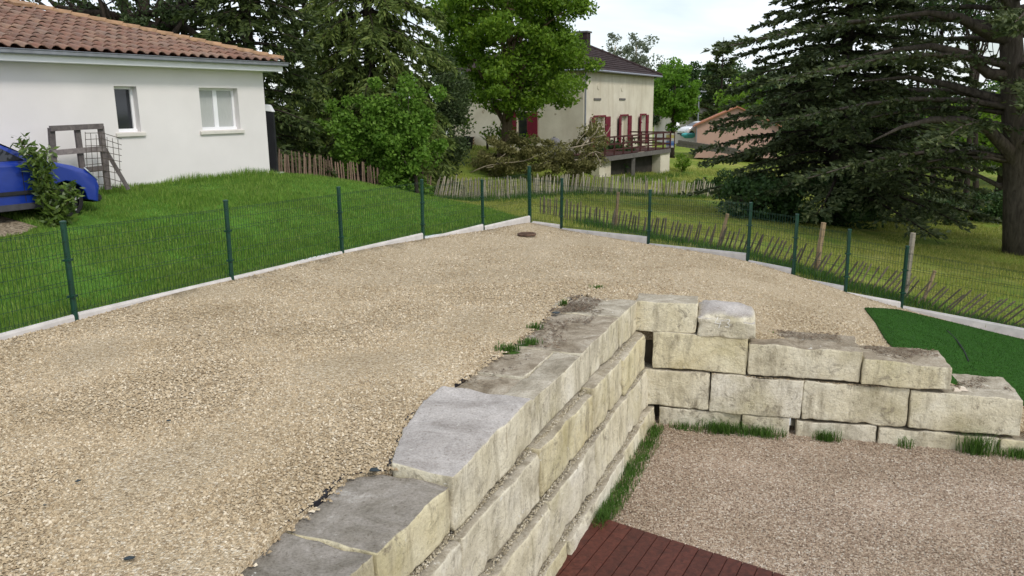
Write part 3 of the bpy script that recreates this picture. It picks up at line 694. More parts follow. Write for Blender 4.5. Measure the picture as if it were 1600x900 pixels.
def paling(label, path, step, ln, mats, leanf, stakes, sink=.05, wires=(.25, .6), wd=.042):
    root = thing('paling_fence', label, 'paling fence', (path[0][0], path[0][1], T(path[0][0], path[0][1])), 'chestnut paling fences'); o0 = np.array(root.location)
    mes = [picket_mesh(mm_, ln * k, wd, seed=i * 7 + j) for i, mm_ in enumerate(mats) for j, k in enumerate((.93, 1.0, 1.06))]
    pts = path_pts([(p[0], p[1], 0) for p in path], step); tops = [[] for _ in wires]; N = len(pts)
    for i, (p, d) in enumerate(pts):
        u = i / max(1, N - 1); z = T(p[0], p[1]) - sink; le, droop = leanf(u)
        le += random.gauss(0, .045)
        o = link('picket', random.choice(mes), root, np.array([p[0] + random.gauss(0, .008), p[1] + random.gauss(0, .008), z - droop]) - o0)
        az = math.atan2(d[1], d[0]); o.rotation_euler = (Matrix.Rotation(az, 3, 'Z') @ Matrix.Rotation(le, 3, 'Y') @ Matrix.Rotation(random.gauss(0, .04), 3, 'X') @ Matrix.Rotation(random.gauss(0, .2), 3, 'Z')).to_euler()
        for j, h in enumerate(wires):
            tops[j].append(np.array([p[0], p[1], z - droop]) + (np.array([d[0], d[1], 0]) * math.sin(le) + np.array([0, 0, math.cos(le)])) * ln * h)
    wr = MB()
    for tl in tops: wr.tube(tl[::3] + [tl[-1]], .004, 4)
    wr.build('tie_wire', M['tie'], root)
    for (p, top, r_, mat) in stakes:
        MB().tube([p, p + (top - p) * .5 + np.array([random.uniform(-.01, .01), 0, 0]), top], [r_, r_ * .95, r_ * .85], 7).build('stake', mat, root)
    return root
M['pale_picket'] = m_wood('weathered_grey_chestnut', (.22, .19, .145), (.36, .32, .255), .9, (2, 2, 6))
M['pale_picket2'] = m_wood('sun_bleached_chestnut', (.30, .265, .20), (.44, .40, .32), .9, (2, 2, 6))
M['brown_picket'] = m_wood('reddish_chestnut', (.12, .075, .055), (.24, .165, .12), .85, (2, 2, 6))
M['dark_picket'] = m_wood('dark_damp_chestnut', (.045, .033, .025), (.12, .092, .07), .9, (2, 2, 6))
M['mid_picket'] = m_wood('brown_grey_chestnut', (.09, .068, .05), (.20, .16, .12), .9, (2, 2, 6))
M['stake'] = m_wood('brown_stake_wood', (.16, .11, .065), (.30, .22, .13), .9, (3, 3, 1))
def gp(x, y):
    p = np.array([x, y, T(x, y)]); return p
pathA = [Q(428, 260, 24.6), Q(520, 270, 27.6), Q(610, 280, 30.0), Q(672, 290, 31.0)]
paling('reddish brown paling fence between white house corner and ivy-covered bush', pathA, .125, 1.05, [M['brown_picket']], lambda u: (.02 + .05 * math.sin(u * 9), .0), [], wd=.058)
pathB = [Q(676, 300, 31.2), Q(705, 300, 32.0), Q(760, 300, 34.5), Q(830, 300, 37.5), Q(905, 300, 39.5), Q(990, 300, 41.0), Q(1050, 300, 41.6), Q(1112, 300, 42.5)]
stB = []
for px, Y in ((708, 32.2), (795, 35.6), (838, 37.6), (912, 39.6), (945, 40.0), (975, 40.6), (1010, 41.0), (1042, 41.4), (1100, 42.3)):
    q = Q(px, 300, Y - .06); b_ = gp(q[0], q[1]); stB.append((b_, b_ + np.array([random.uniform(-.12, .16), 0, 1.05]), .035, M['pale_picket2']))
paling('weathered grey paling fence running in front of the brush pile and cream house', pathB, .105, 1.0, [M['pale_picket'], M['pale_picket2']], lambda u: (.38 * max(0, 1 - u / .12) + .08 * math.sin(u * 14) + .12 * u, .02 + .1 * u * u), stB, wd=.054)
nR = np.array([-ld[1], ld[0], 0]);
pathC = []
for i, off in ((0, 1.6), (1, 1.1), (2, .8), (3, .72), (4, .7), (5, .7), (6, .72)):
    p = RPOST[i] + nR * off; pathC.append(p)
pathC = [LPOST[-1] + np.array([.35, 2.6, 0])] + pathC
stC = []
for (x0, y0, x1, y1, k, mat, r_) in ((962, 352, 966, 300, 1.7, 'stake', .045), (1121, 392, 1137, 334, 1.0, 'stake', .045), (1274, 432, 1287, 348, .8, 'stake', .06), (1412, 470, 1427, 364, .75, 'pale_picket', .06), (1436, 488, 1461, 423, .8, 'stake', .04)):
    Y = np.interp(x0, [877, 1013, 1168, 1239, 1321, 1408, 1600], [RPOST[i][1] for i in range(7)]) + k
    a, b_ = Q(x0, y0, Y), Q(x1, y1, Y - .05); stC.append((a + (a - b_) * .3, b_, r_, M[mat]))
paling('sagging dark paling fence leaning over behind the right mesh fence', pathC, .115, .80, [M['mid_picket']], lambda u: (.05 + .78 * u ** 1.5, .24 - .16 * u), stC, wires=(.3, .7), wd=.036)

# ------------------------------------------------------------------ white house
WH = 2.56
house = thing('white_house', 'low white rendered house with clay tiled hip roof beyond the lawn', 'house', HC)
HU = np.array([0, 0, 1.])
def HP(t_, h, o_=0.): return HC + HD * t_ + HU * h + HN * o_
def wall_px(x, y, o_=0.):
    q = PL(x, y, HC + HN * o_, HN) - HC; return float(q @ HD), float(q[2])
HL, HB = 15., 9.
w1a, w1b = wall_px(213, 135), wall_px(184, 207); w2a, w2b = wall_px(369, 138), wall_px(318, 204)
w1 = (w1a[0], wall_px(181, 165)[0], w1b[1], w1a[1]); w2 = (wall_px(373, 165)[0], wall_px(313, 165)[0], w2b[1], w2a[1])
wl = MB(); ts = sorted({0., HL, *w1[:2], *w2[:2]}); RV = .22
def inwin(t_): 
    for q in (w1, w2):
        if q[0] - 1e-6 < t_ < q[1] + 1e-6: return q
for a, b_ in zip(ts[:-1], ts[1:]):
    q = inwin((a + b_) / 2)
    segs = [(-.6, WH)] if q is None else [(-.6, q[2]), (q[3], WH)]
    for z0, z1 in segs: wl.add([HP(b_, z0), HP(a, z0), HP(a, z1), HP(b_, z1)], [(0, 1, 2, 3)])
    if q is not None:
        t0, t1, z0, z1 = q
        wl.add([HP(t0, z0), HP(t0, z1), HP(t0, z1, -RV), HP(t0, z0, -RV)], [(0, 1, 2, 3)]); wl.add([HP(t1, z0), HP(t1, z1), HP(t1, z1, -RV), HP(t1, z0, -RV)], [(0, 1, 2, 3)])
        wl.add([HP(t0, z0), HP(t1, z0), HP(t1, z0, -RV), HP(t0, z0, -RV)], [(0, 1, 2, 3)]); wl.add([HP(t0, z1), HP(t1, z1), HP(t1, z1, -RV), HP(t0, z1, -RV)], [(0, 1, 2, 3)])
wl.add([HP(0, -.6), HP(0, -.6, -HB), HP(0, WH, -HB), HP(0, WH)], [(0, 1, 2, 3)])
wl.add([HP(HL, -.6), HP(HL, -.6, -HB), HP(HL, WH, -HB), HP(HL, WH)], [(0, 1, 2, 3)]); wl.add([HP(0, -.6, -HB), HP(HL, -.6, -HB), HP(HL, WH, -HB), HP(0, WH, -HB)], [(0, 1, 2, 3)])
wl.build('wall', M['render'], house)
def window(q, sashes, panes):
    t0, t1, z0, z1 = q; f_ = MB(); o_ = -RV + .03; fw_ = .055
    cuts = np.linspace(t0, t1, sashes + 1)
    for a, b_ in zip(cuts[:-1], cuts[1:]):
        for c0, c1, h0, h1 in ((a, a + fw_, z0, z1), (b_ - fw_, b_, z0, z1), (a + fw_, b_ - fw_, z0, z0 + fw_ * 1.2), (a + fw_, b_ - fw_, z1 - fw_, z1)):
            f_.box(HP((c0 + c1) / 2, (h0 + h1) / 2, o_), (c1 - c0, .06, h1 - h0), HD, HN)
    fo_ = f_.build('window', M['white_pvc'], house)
    for i, (a, b_) in enumerate(zip(cuts[:-1], cuts[1:])):
        MB().box(HP((a + b_) / 2, (z0 + z1) / 2, o_ - .01), (b_ - a - 2 * fw_ + .01, .01, z1 - z0 - 2.2 * fw_ + .01), HD, HN).build('pane', M[panes[i]], fo_)
    MB().hexa([HP(t0 - .08, z0 - .09, -.05), HP(t1 + .08, z0 - .09, -.05), HP(t1 + .08, z0 - .09, .05), HP(t0 - .08, z0 - .09, .05), HP(t0 - .08, z0 + .004, -.05), HP(t1 + .08, z0 + .004, -.05), HP(t1 + .08, z0 - .02, .05), HP(t0 - .08, z0 - .02, .05)]).build('sill', M['sill'], fo_, bevel=.006)
    MB().box(HP((t0 + t1) / 2, z0 + .03, -RV + .08), (t1 - t0 - .01, .05, .06), HD, HN).build('sill_rail', M['white_pvc'], fo_)
window(w1, 1, ['glass']); window(w2, 2, ['curtain', 'curtain'])
# roof: hipped, slope .3, eaves overhang
OV, SL = .36, .30; EZ = WH + .03
def RP(t_, o_, dz=0.): # point on front slope, t along the eave, o_ distance back from the eave
    return HC + HD * t_ + HN * (OV - o_) + HU * (EZ + .10 + SL * o_ + dz)
rb = HB / 2 + OV
rf = MB(); rf.add([RP(-OV, 0, -.03), RP(HL, 0, -.03), RP(HL, rb, -.03), RP(-OV + rb, rb, -.03)], [(0, 1, 2, 3)])
bk = [HC + HD * -OV + HN * (-HB - OV) + HU * (EZ + .07), HC + HD * HL + HN * (-HB - OV) + HU * (EZ + .07)]
rf.add([RP(-OV, 0, -.03), RP(-OV + rb, rb, -.03), bk[0]], [(0, 1, 2)]); rf.add([bk[0], RP(-OV + rb, rb, -.03), RP(HL, rb, -.03), bk[1]], [(0, 1, 2, 3)])
M['underlay'] = m_plain('clay_tile_bed', (.16, .07, .045), .9, .3, 5, .4)
m_, t, b = newmat('clay_tile'); oi = t.nodes.new('ShaderNodeObjectInfo'); v = coord(t, 'Position')
c_ = ramp(t, oi.outputs['Random'], [(0, (.17, .095, .07)), (.3, (.225, .12, .088)), (.6, (.25, .145, .105)), (.85, (.30, .19, .135)), (1, (.23, .155, .125))])
c_ = mixc(t, ramp(t, noise_n(t, v, 3.5, 7, .65), [(.42, (0, 0, 0)), (.68, (.75, .75, .75))]), c_, (.15, .115, .10)); c_ = mixc(t, ramp(t, noise_n(t, v, 16, 5, .65), [(.55, (0, 0, 0)), (.72, (.7, .7, .7))]), c_, (.33, .26, .17))
t.links.new(c_, b.inputs['Base Color']); b.inputs['Roughness'].default_value = .9; b.inputs['Specular IOR Level'].default_value = .15; bump(t, b, noise_n(t, v, 60, 5), .4, .01); M['tile'] = m_
M['hip'] = m_plain('ochre_hip_tile', (.31, .19, .11), .9, .3, 7, .4, vec='Position')
roof = rf.build('roof', M['underlay'], house); roof_loc = np.array(parent_loc(roof))
TW, TL = .245, .37
def tile_mesh(name, mat, wd, ln, hgt, n=6, thick=.014, taper=.0):
    V = []; F = []
    prof = [(-.5, .0), (-.36, .75), (-.2, 1.0), (-.02, .92), (.14, .5), (.3, .12), (.5, .06)] if name == 'roof_tile' else [(-.5, 0), (-.35, .6), (-.15, .95), (.15, .95), (.35, .6), (.5, 0)]
    for y, lift in ((0, .028), (ln * 1.06, .0)):
        for top in (0, 1):
            for x, h in prof: V.append((x * wd * (1.06 - taper * y), y, h * hgt + lift - (0 if top else thick)))
    k = len(prof); idx = lambda r_, tp2, i: (r_ * 2 + tp2) * k + i
    for i in range(k - 1):
        F.append((idx(0, 1, i), idx(0, 1, i + 1), idx(1, 1, i + 1), idx(1, 1, i))); F.append((idx(0, 0, i + 1), idx(0, 0, i), idx(0, 1, i), idx(0, 1, i + 1)))
        F.append((idx(0, 0, i), idx(0, 0, i + 1), idx(1, 0, i + 1), idx(1, 0, i)))
    me = bpy.data.meshes.new(name); me.from_pydata(V, [], [q[::-1] for q in F]); me.materials.append(mat); me.update(); return me
tm = tile_mesh('roof_tile', M['tile'], TW, TL, .062)
ax = HD * 1.0; ay = (-HN + HU * SL); ay /= np.linalg.norm(ay)
# tile's own x runs towards the right end of the eave so that normals point up
axr = -HD; azr = np.cross(axr, ay)
if azr[2] < 0: axr = HD; azr = np.cross(axr, ay)
rotm = Matrix([[axr[i], ay[i], azr[i]] for i in range(3)]).to_euler()
hor = math.sqrt(1 + SL * SL); rest = []; cnt = 0; cand = []
for row in range(int(rb * hor / TL) + 1):
    yb = row * TL / hor - .04
    for c in range(int((HL + OV) / TW)):
        t_ = -OV + (c + .5) * TW
        if t_ + OV < yb + TW * .4 + .04: continue
        p = RP(t_, yb, .0); d = p - CAM; k_ = d @ FW; px = 800 + FPX * (d @ RT) / k_; py = 450 - FPX * (d @ UP) / k_
        cand.append((0 if (px > -25 and py > -25) else 1, k_, p))
cand.sort(key=lambda q: (q[0], q[1])); 
for i, (v_, k_, p) in enumerate(cand):
    if i < 300: o = link('roof_tile', tm, roof, p - roof_loc + np.random.default_rng(i).normal(0, .003, 3), rotm)
    else: rest.append(p)
tv = np.array([v.co[:] for v in tm.vertices]); rm3 = np.array(rotm.to_matrix()); tf = [tuple(p.vertices) for p in tm.polygons]
if rest:
    V = np.concatenate([tv @ rm3.T + p - roof_loc for p in rest]); F = np.concatenate([np.array(tf) + i * len(tv) for i in range(len(rest))])
    o = link('roof_tile_field', mesh_np('roof_tile_field', V, F, M['tile']), roof); o['kind'] = 'stuff'
print('tiles', len(cand), 'in view', sum(1 for q in cand if q[0] == 0))
hm = tile_mesh('hip_tile', M['hip'], .20, .38, .085)
hv = RP(-OV + rb, rb) - RP(-OV, 0); hl = np.linalg.norm(hv); hv /= hl; hx = np.cross(hv, HU); hx /= np.linalg.norm(hx); hz_ = np.cross(hx, hv)
hrot = Matrix([[hx[i], hv[i], hz_[i]] for i in range(3)]).to_euler()
for i in range(int(hl / .36)): link('hip_tile', hm, roof, RP(-OV, 0, .03) + hv * (i * .36) - roof_loc, hrot)
rv = HD; rx = np.cross(rv, HU); rx /= np.linalg.norm(rx); rrot = Matrix([[rx[i], rv[i], HU[i]] for i in range(3)]).to_euler()
for i in range(26): link('ridge_tile', hm, roof, RP(-OV + rb, rb, .04) + rv * (i * .36) - roof_loc, rrot)
MB().hexa([HP(-OV + .02, WH - .10, OV - .02), HP(HL, WH - .10, OV - .02), HP(HL, WH - .10, -.0), HP(-OV + .02, WH - .10, 0), HP(-OV + .02, WH + .07, OV - .02), HP(HL, WH + .07, OV - .02), HP(HL, WH + .07, 0), HP(-OV + .02, WH + .07, 0)]).build('fascia', M['white_pvc'], house)
MB().hexa([HP(-OV + .02, WH - .10, -.002), HP(-.002, WH - .10, -.002), HP(-.002, WH - .10, -HB), HP(-OV + .02, WH - .10, -HB), HP(-OV + .02, WH + .07, -.002), HP(-.002, WH + .07, -.002), HP(-.002, WH + .07, -HB), HP(-OV + .02, WH + .07, -HB)]).build('side_fascia', M['white_pvc'], house)
gt = MB(); gpts = [(.0, .055), (.035, .05), (.09, -.0), (.11, .02), (.115, .075), (.13, .085), (.13, .095), (.105, .095), (.0, .095)]
n = len(gpts); V = [HP(t_, WH + .015 + h, OV - .015 + o_) for t_ in (-OV - .06, HL) for o_, h in gpts]
gt.add(V, [tuple(range(n)), tuple(range(2 * n - 1, n - 1, -1))] + [(k, k + 1, n + k + 1, n + k) for k in range(n - 1)]); gt.build('gutter', M['zinc'], house)
# small hatch of loose tiles near the hip
MB().box(RP(-OV + 4.1, 3.7, .10), (.4, .25, .06), HD, ay, azr).build('vent_tile', M['hip'], roof)
# black screen panel at the corner
q = Q(421, 215, 20.6); g0 = np.array([q[0], q[1], T(q[0], q[1])]); tz = Q(421, 172, 20.6)[2]
scr = thing('screen_panel', 'tall black screen panel standing against the white house corner', 'screen', g0)
MB().hexa([g0 - HD * .06 + HN * .0, g0 + HD * .02 + HN * .22, g0 + HD * .0 - HN * .0 + (-.25, .16, 0), g0 + (-.25, .16, 0) - HD * .08] + [np.array([*(g_[:2]), tz]) for g_ in (g0 - HD * .06, g0 + HD * .02 + HN * .22, g0 + (-.25, .16, 0), g0 + (-.25, .16, 0) - HD * .08)]) if False else None
MB().box(np.array([g0[0], g0[1], (g0[2] - .1 + tz) / 2]), (.30, .16, tz - g0[2] + .1), (1, 0, 0), (0, 1, 0)).build('panel', M['black'], scr, bevel=.01)
MB().hexa([np.array([g0[0] + x, g0[1] + y, tz + h]) for x, y, h in ((-.18, -.1, .004), (.17, -.1, -.05), (.17, .1, -.05), (-.18, .1, .004), (-.16, -.09, .15), (.08, -.09, .13), (.08, .09, .13), (-.16, .09, .15))]).build('lamp_cap', M['white_pvc'], scr, bevel=.01)
MB().box(g0 + np.array([-.02, -.12, -.01]), (.6, .5, .08)).build('base_slab', M['concrete'], scr)
# timber frame with rolled wire leaning by the wall
def FR(x, y, o_=.55): return PL(x, y, HC + HN * o_, HN)
fr_b = FR(168, 294); frm = thing('timber_frame', 'weathered timber frame with torn wire netting leaning at the white wall', 'timber frame', fr_b)
M['grey_timber'] = m_wood('grey_timber', (.10, .085, .085), (.20, .175, .165), .9, (2, 2, 2))
for a, b_, w_ in (((80, 200), (86, 290), .11), ((120, 199), (130, 275), .10), ((157, 197), (169, 296), .11)): MB().bar(FR(*a), FR(*b_), w_, .06, HN).build('upright', M['grey_timber'], frm)
for a, b_ in (((78, 201), (161, 197)), ((82, 239), (163, 232)), ((88, 271), (166, 262))): MB().bar(FR(*a, .60), FR(*b_, .60), .10, .05, HN).build('rail', M['grey_timber'], frm)
MB().bar(FR(163, 231, .5), FR(201, 296, .75), .09, .06).build('brace', M['grey_timber'], frm)
nt_ = MB()
for k in range(7):
    x = 133 + k * 8.5; nt_.tube([FR(x, 206 + k * 2, .62), FR(x + 2, 240, .66), FR(x + 5, 293, .68)], .006, 4)
for k in range(9):
    y = 208 + k * 10; nt_.tube([FR(133, y, .62), FR(160, y - 1 + random.uniform(-2, 2), .66), FR(190, y + 6 + random.uniform(-3, 3), .62)], .006, 4)
nt_.build('wire_netting', M['tie'], frm)

# ------------------------------------------------------------------ foliage builders
def rnd_unit(n, rng):
    v_ = rng.normal(size=(n, 3)); return v_ / np.linalg.norm(v_, axis=1)[:, None]
def leaf_mesh(name, C, size, mat, rng, aspect=.55, axis=None, axis_w=0.0, flat=0.0, org=(0, 0, 0)):
    """one folded diamond per leaf"""
    n = len(C); a = rnd_unit(n, rng)
    if axis is not None: a = a + axis * axis_w; a /= np.linalg.norm(a, axis=1)[:, None]
    b_ = rnd_unit(n, rng); b_[:, 2] *= (1 - flat); b_ -= a * (a * b_).sum(1)[:, None]; b_ /= np.linalg.norm(b_, axis=1)[:, None] + 1e-9
    s = (np.asarray(size) * rng.uniform(.65, 1.3, n))[:, None]
    C = C - np.asarray(org); V = np.stack([C - a * s * .5, C + b_ * s * aspect * .5, C + a * s * .5, C - b_ * s * aspect * .5], 1).reshape(-1, 3)
    return mesh_np(name, V, np.arange(4 * n).reshape(n, 4), mat)
def blob_pts(n, ctr, rad, clumps, crad, rng, shell=.55, squash=.7, uneven=.25):
    """leaf positions gathered in clumps spread through an ellipsoid, ragged outside"""
    u = rnd_unit(clumps, rng); rr_ = (shell + (1 - shell) * rng.random(clumps)) ** .8
    lob = np.array([1 + uneven * noise.noise(Vector(q) * 2.2 + Vector((ctr[0], ctr[1], 0))) * 1.6 for q in u])
    cc = np.asarray(ctr) + u * np.asarray(rad) * (rr_ * lob)[:, None]
    k = rng.integers(0, clumps, n); d = rnd_unit(n, rng) * (rng.random(n) ** .45)[:, None]; cr = crad * rng.uniform(.5, 1.35, clumps)
    return cc[k] + d * np.array([1, 1, squash]) * cr[k][:, None], cc
def wob(a, b_, n, amp, rng, sag=0):
    a, b_ = np.asarray(a, float), np.asarray(b_, float); out = []
    o1, o2 = rng.normal(0, amp, 3), rng.normal(0, amp, 3)
    for i in range(n + 1):
        t_ = i / n; out.append(a + (b_ - a) * t_ + o1 * math.sin(t_ * math.pi) + o2 * math.sin(2 * t_ * math.pi) * .5 + np.array([0, 0, sag]) * math.sin(t_ * math.pi))
    return out
def leafy(name, label, cat, base, tops, r0, ctr, rad, nleaf, size, mat, bark, clumps=120, crad=.7, seed=1, limbs=14, group=None, shell=.5, uneven=.25, squash=.7, fork=.35, extra_limbs=(), aspect=.6):
    rng = np.random.default_rng(seed); base = np.asarray(base, float); ctr = np.asarray(ctr, float)
    root = thing(name, label, cat, base, group)
    C, cc = blob_pts(nleaf, ctr, rad, clumps, crad, rng, shell, squash, uneven)
    tr = MB(); top = np.asarray(tops, float); tp_ = wob(base - np.array([0, 0, .2]), top, 7, .06 * r0 * 6, rng)
    tr.tube(tp_, [r0 * (1.25 if i == 0 else 1) * (1 - .7 * i / 7) for i in range(8)], 10)
    for i in range(limbs):
        t_ = rng.uniform(fork, .95); s_ = tp_[0] + 0; k = t_ * 7; j = int(k); s_ = tp_[j] + (tp_[min(j + 1, 7)] - tp_[j]) * (k - j)
        e = cc[rng.integers(0, len(cc))]; L = np.linalg.norm(e - s_); r1 = r0 * (1 - .7 * t_) * .5
        pl_ = wob(s_, e, 5, L * .07, rng, L * .06); tr.tube(pl_, [max(.012, r1 * (1 - .85 * q / 5)) for q in range(6)], 6)
        for _ in range(2):
            q = pl_[rng.integers(2, 5)]; e2 = cc[rng.integers(0, len(cc))]
            if np.linalg.norm(e2 - q) < L * .9: tr.tube(wob(q, e2, 4, .1, rng), [max(.008, r1 * .4 * (1 - .85 * z_ / 4)) for z_ in range(5)], 5)
    for pts, r1 in extra_limbs: tr.tube(pts, [max(.02, r1 * (1 - .75 * q / (len(pts) - 1))) for q in range(len(pts))], 8)
    tr.build('trunk', bark, root, smooth=True)
    link('crown', leaf_mesh('crown', C, size, mat, rng, aspect, org=base), root); return root
def conifer(name, label, base, ht, prof, mat, bark, r0, whorl=.55, per=6, rise=.1, sag=.35, hang=.5, spray=.26, sw=.06, nspr=7, ntw=13, z_lo=.6, seed=2, twl=.36, group=None, tip=None, lean=(0, 0), extra_limbs=(), keep=None, flat=.0, hi_density=1.0, cat='tree'):
    rng = np.random.default_rng(seed); base = np.asarray(base, float); root = thing(name, label, cat, base, group)
    axis_ = lambda z: base + np.array([lean[0] * z / ht, lean[1] * z / ht, z])
    tr = MB(); tr.tube([axis_(-.3)] + [axis_(ht * k / 8) for k in range(1, 9)], [r0 * (1.2 if k == 0 else 1) * (1 - .93 * k / 8) for k in range(9)], 9)
    S, D, Ln = [], [], []; z = z_lo
    while z < ht * .985:
        Rz = prof(z); per_ = max(3, int(per * (1 if z < ht * .6 else hi_density)))
        az0 = rng.uniform(0, 6.28)
        for k in range(per_):
            az = az0 + 6.283 * k / per_ + rng.normal(0, .25); L = Rz * rng.uniform(.62, 1.12); zb = z + rng.uniform(-.4, .4) * whorl
            if L < .15: continue
            if keep is not None and not keep(az, zb): continue
            h = np.array([math.cos(az), math.sin(az), 0]); sd_ = np.array([-h[1], h[0], 0]); bend = rng.normal(0, .12)
            ts_ = np.linspace(0, 1, 6); pts = [axis_(zb) + h * L * q + sd_ * bend * L * q * q + np.array([0, 0, 1]) * L * (rise * q - sag * q * q + .12 * max(0, q - .75)) for q in ts_]
            tr.tube(pts, [max(.008, min(r0 * .32, .012 * L + .02) * (1 - .85 * q)) for q in ts_], 4, cap=False)
            m2 = max(5, int(ntw * L / 3.2)); tt_ = rng.uniform(.16, 1.0, m2 * 2)
            pa = np.array(pts); ii = np.minimum((tt_ * 5).astype(int), 4); fr_ = (tt_ * 5 - ii)[:, None]; st_ = pa[ii] * (1 - fr_) + pa[ii + 1] * fr_
            sgn = np.where(np.arange(m2 * 2) % 2 == 0, 1., -1.)[:, None]; ang = rng.uniform(.55, 1.25, (m2 * 2, 1))
            dv = h * np.cos(ang) + sd_ * np.sin(ang) * sgn; dv[:, 2] += -hang * rng.uniform(.4, 1.3, m2 * 2) + rng.normal(0, .12, m2 * 2); dv /= np.linalg.norm(dv, axis=1)[:, None]
            ln = np.clip(twl * L * (1.15 - .75 * tt_), .12, 1.5) * rng.uniform(.6, 1.25, m2 * 2)
            S.append(st_); D.append(dv); Ln.append(ln)
            S.append(np.array([pts[-2]] * 3)); D.append(np.array([(pts[-1] - pts[-2]) / np.linalg.norm(pts[-1] - pts[-2])] * 3)); Ln.append(np.full(3, L * .25))
        z += whorl * rng.uniform(.8, 1.25)
    S, D, Ln = np.concatenate(S), np.concatenate(D), np.concatenate(Ln)
    n = len(S); q = np.repeat(np.arange(n), nspr); u = rng.random(len(q)); o_ = S[q] + D[q] * (Ln[q] * u)[:, None]; o_[:, 2] -= hang * .35 * Ln[q] * u * u
    dirs = D[q] + rnd_unit(len(q), rng) * .62; dirs[:, 2] -= hang * .3; dirs /= np.linalg.norm(dirs, axis=1)[:, None]
    sl_ = (spray * rng.uniform(.55, 1.3, len(q)))[:, None]; w_ = rnd_unit(len(q), rng); w_[:, 2] *= (1 - flat); w_ -= dirs * (dirs * w_).sum(1)[:, None]; w_ /= np.linalg.norm(w_, axis=1)[:, None] + 1e-9
    o_ = o_ - base; V = np.stack([o_, o_ + dirs * sl_ * .45 + w_ * sl_ * sw / spray, o_ + dirs * sl_, o_ + dirs * sl_ * .45 - w_ * sl_ * sw / spray], 1).reshape(-1, 3)
    for pts, r1 in extra_limbs: tr.tube(pts, [max(.02, r1 * (1 - .95 * (q_ / (len(pts) - 1)) ** 1.3)) for q_ in range(len(pts))], 8)
    tr.build('trunk', bark, root, smooth=True)
    link('crown', mesh_np('crown', V, np.arange(len(V)).reshape(-1, 4), mat), root); print(name, len(q)); return root
M['spruce'] = m_leaf('spruce_needles', [(0, (.045, .08, .018)), (.5, (.095, .15, .032)), (.85, (.17, .225, .05)), (1, (.24, .28, .08))], .35)
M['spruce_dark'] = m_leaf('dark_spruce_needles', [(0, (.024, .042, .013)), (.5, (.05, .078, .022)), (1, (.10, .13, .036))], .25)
M['cedar'] = m_leaf('cedar_needles', [(0, (.026, .046, .018)), (.5, (.06, .09, .034)), (.85, (.11, .14, .055)), (1, (.19, .21, .09))], .22)
M['maple'] = m_leaf('bright_broad_leaves', [(0, (.055, .125, .010)), (.5, (.115, .225, .018)), (.85, (.18, .31, .026)), (1, (.26, .37, .045))], .5)
M['ivy'] = m_leaf('ivy_leaves', [(0, (.06, .14, .016)), (.5, (.13, .26, .03)), (1, (.23, .38, .06))], .5)
M['shrub'] = m_leaf('dull_shrub_leaves', [(0, (.026, .05, .018)), (.5, (.058, .09, .032)), (1, (.11, .15, .058))], .35)
M['olive'] = m_leaf('wilted_brush_leaves', [(0, (.09, .09, .03)), (.5, (.18, .175, .06)), (1, (.30, .28, .11))], .4)
M['lime'] = m_leaf('lime_leaves', [(0, (.06, .14, .012)), (.5, (.11, .24, .02)), (1, (.18, .33, .035))], .5)
M['birch'] = m_leaf('grey_green_far_leaves', [(0, (.10, .13, .08)), (1, (.22, .25, .17))], .4)
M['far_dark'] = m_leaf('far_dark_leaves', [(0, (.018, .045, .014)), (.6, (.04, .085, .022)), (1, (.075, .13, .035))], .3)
M['laurel'] = m_leaf('laurel_leaves', [(0, (.035, .07, .012)), (.5, (.075, .13, .02)), (1, (.17, .24, .05))], .3, .35, .5)
def TG(x, y): return np.array([x, y, T(x, y)])
def at_px(px, Y, py=250): q = Q(px, py, Y); return TG(q[0], q[1])

# ------------------------------------------------------------------ big trees
b0 = at_px(585, 34)
conifer('spruce_tree', 'large drooping spruce behind the paling fence, ivy bush at its foot', b0, 19, lambda z: 3.9 * (1 - (z / 19) ** 1.25) * (.82 + .18 * min(1, z / 2.5)), M['spruce'], M['bark_dark'], .3,
        whorl=.5, per=7, rise=.05, sag=.42, hang=.75, spray=.25, sw=.038, nspr=15, ntw=20, z_lo=.9, seed=5, hi_density=.6)
b0 = at_px(402, 28.5)
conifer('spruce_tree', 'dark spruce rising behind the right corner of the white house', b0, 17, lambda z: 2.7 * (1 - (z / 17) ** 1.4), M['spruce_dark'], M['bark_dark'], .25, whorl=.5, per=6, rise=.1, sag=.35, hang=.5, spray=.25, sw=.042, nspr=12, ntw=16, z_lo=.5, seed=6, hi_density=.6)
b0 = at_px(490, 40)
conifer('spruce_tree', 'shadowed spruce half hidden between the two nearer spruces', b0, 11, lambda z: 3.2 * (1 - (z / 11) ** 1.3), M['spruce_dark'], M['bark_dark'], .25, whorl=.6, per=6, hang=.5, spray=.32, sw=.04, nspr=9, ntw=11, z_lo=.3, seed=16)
# cedar with its limbs
cb = at_px(1597, 26.0, 395)
def lim(pts, Y0, Y1): return [Q(x, y, Y0 + (Y1 - Y0) * i / (len(pts) - 1)) for i, (x, y) in enumerate(pts)]
cl_ = [(lim([(1600, 290), (1578, 238), (1545, 203), (1505, 188), (1455, 187), (1405, 200), (1360, 222)], 26, 25), .24),
       (lim([(1592, 285), (1560, 290), (1530, 275), (1490, 262), (1440, 262)], 26, 27), .10),
       (lim([(1582, 120), (1545, 115), (1510, 85), (1455, 72), (1395, 78), (1330, 95)], 26, 25.5), .20),
       (lim([(1580, 60), (1550, 55), (1500, 28), (1450, 20), (1380, 28)], 26, 25), .24),
       (lim([(1585, 165), (1540, 150), (1480, 132), (1420, 120), (1340, 128)], 26, 27), .17),
       (lim([(1588, 200), (1650, 180), (1720, 190)], 26, 25), .2)]
_q = Q(1578, 40, 26.0); LNX = (_q[0] - cb[0]) / (_q[2] - cb[2]) * 17
def ck(az, z):  # branches that would come straight at the house side stay shorter
    return True
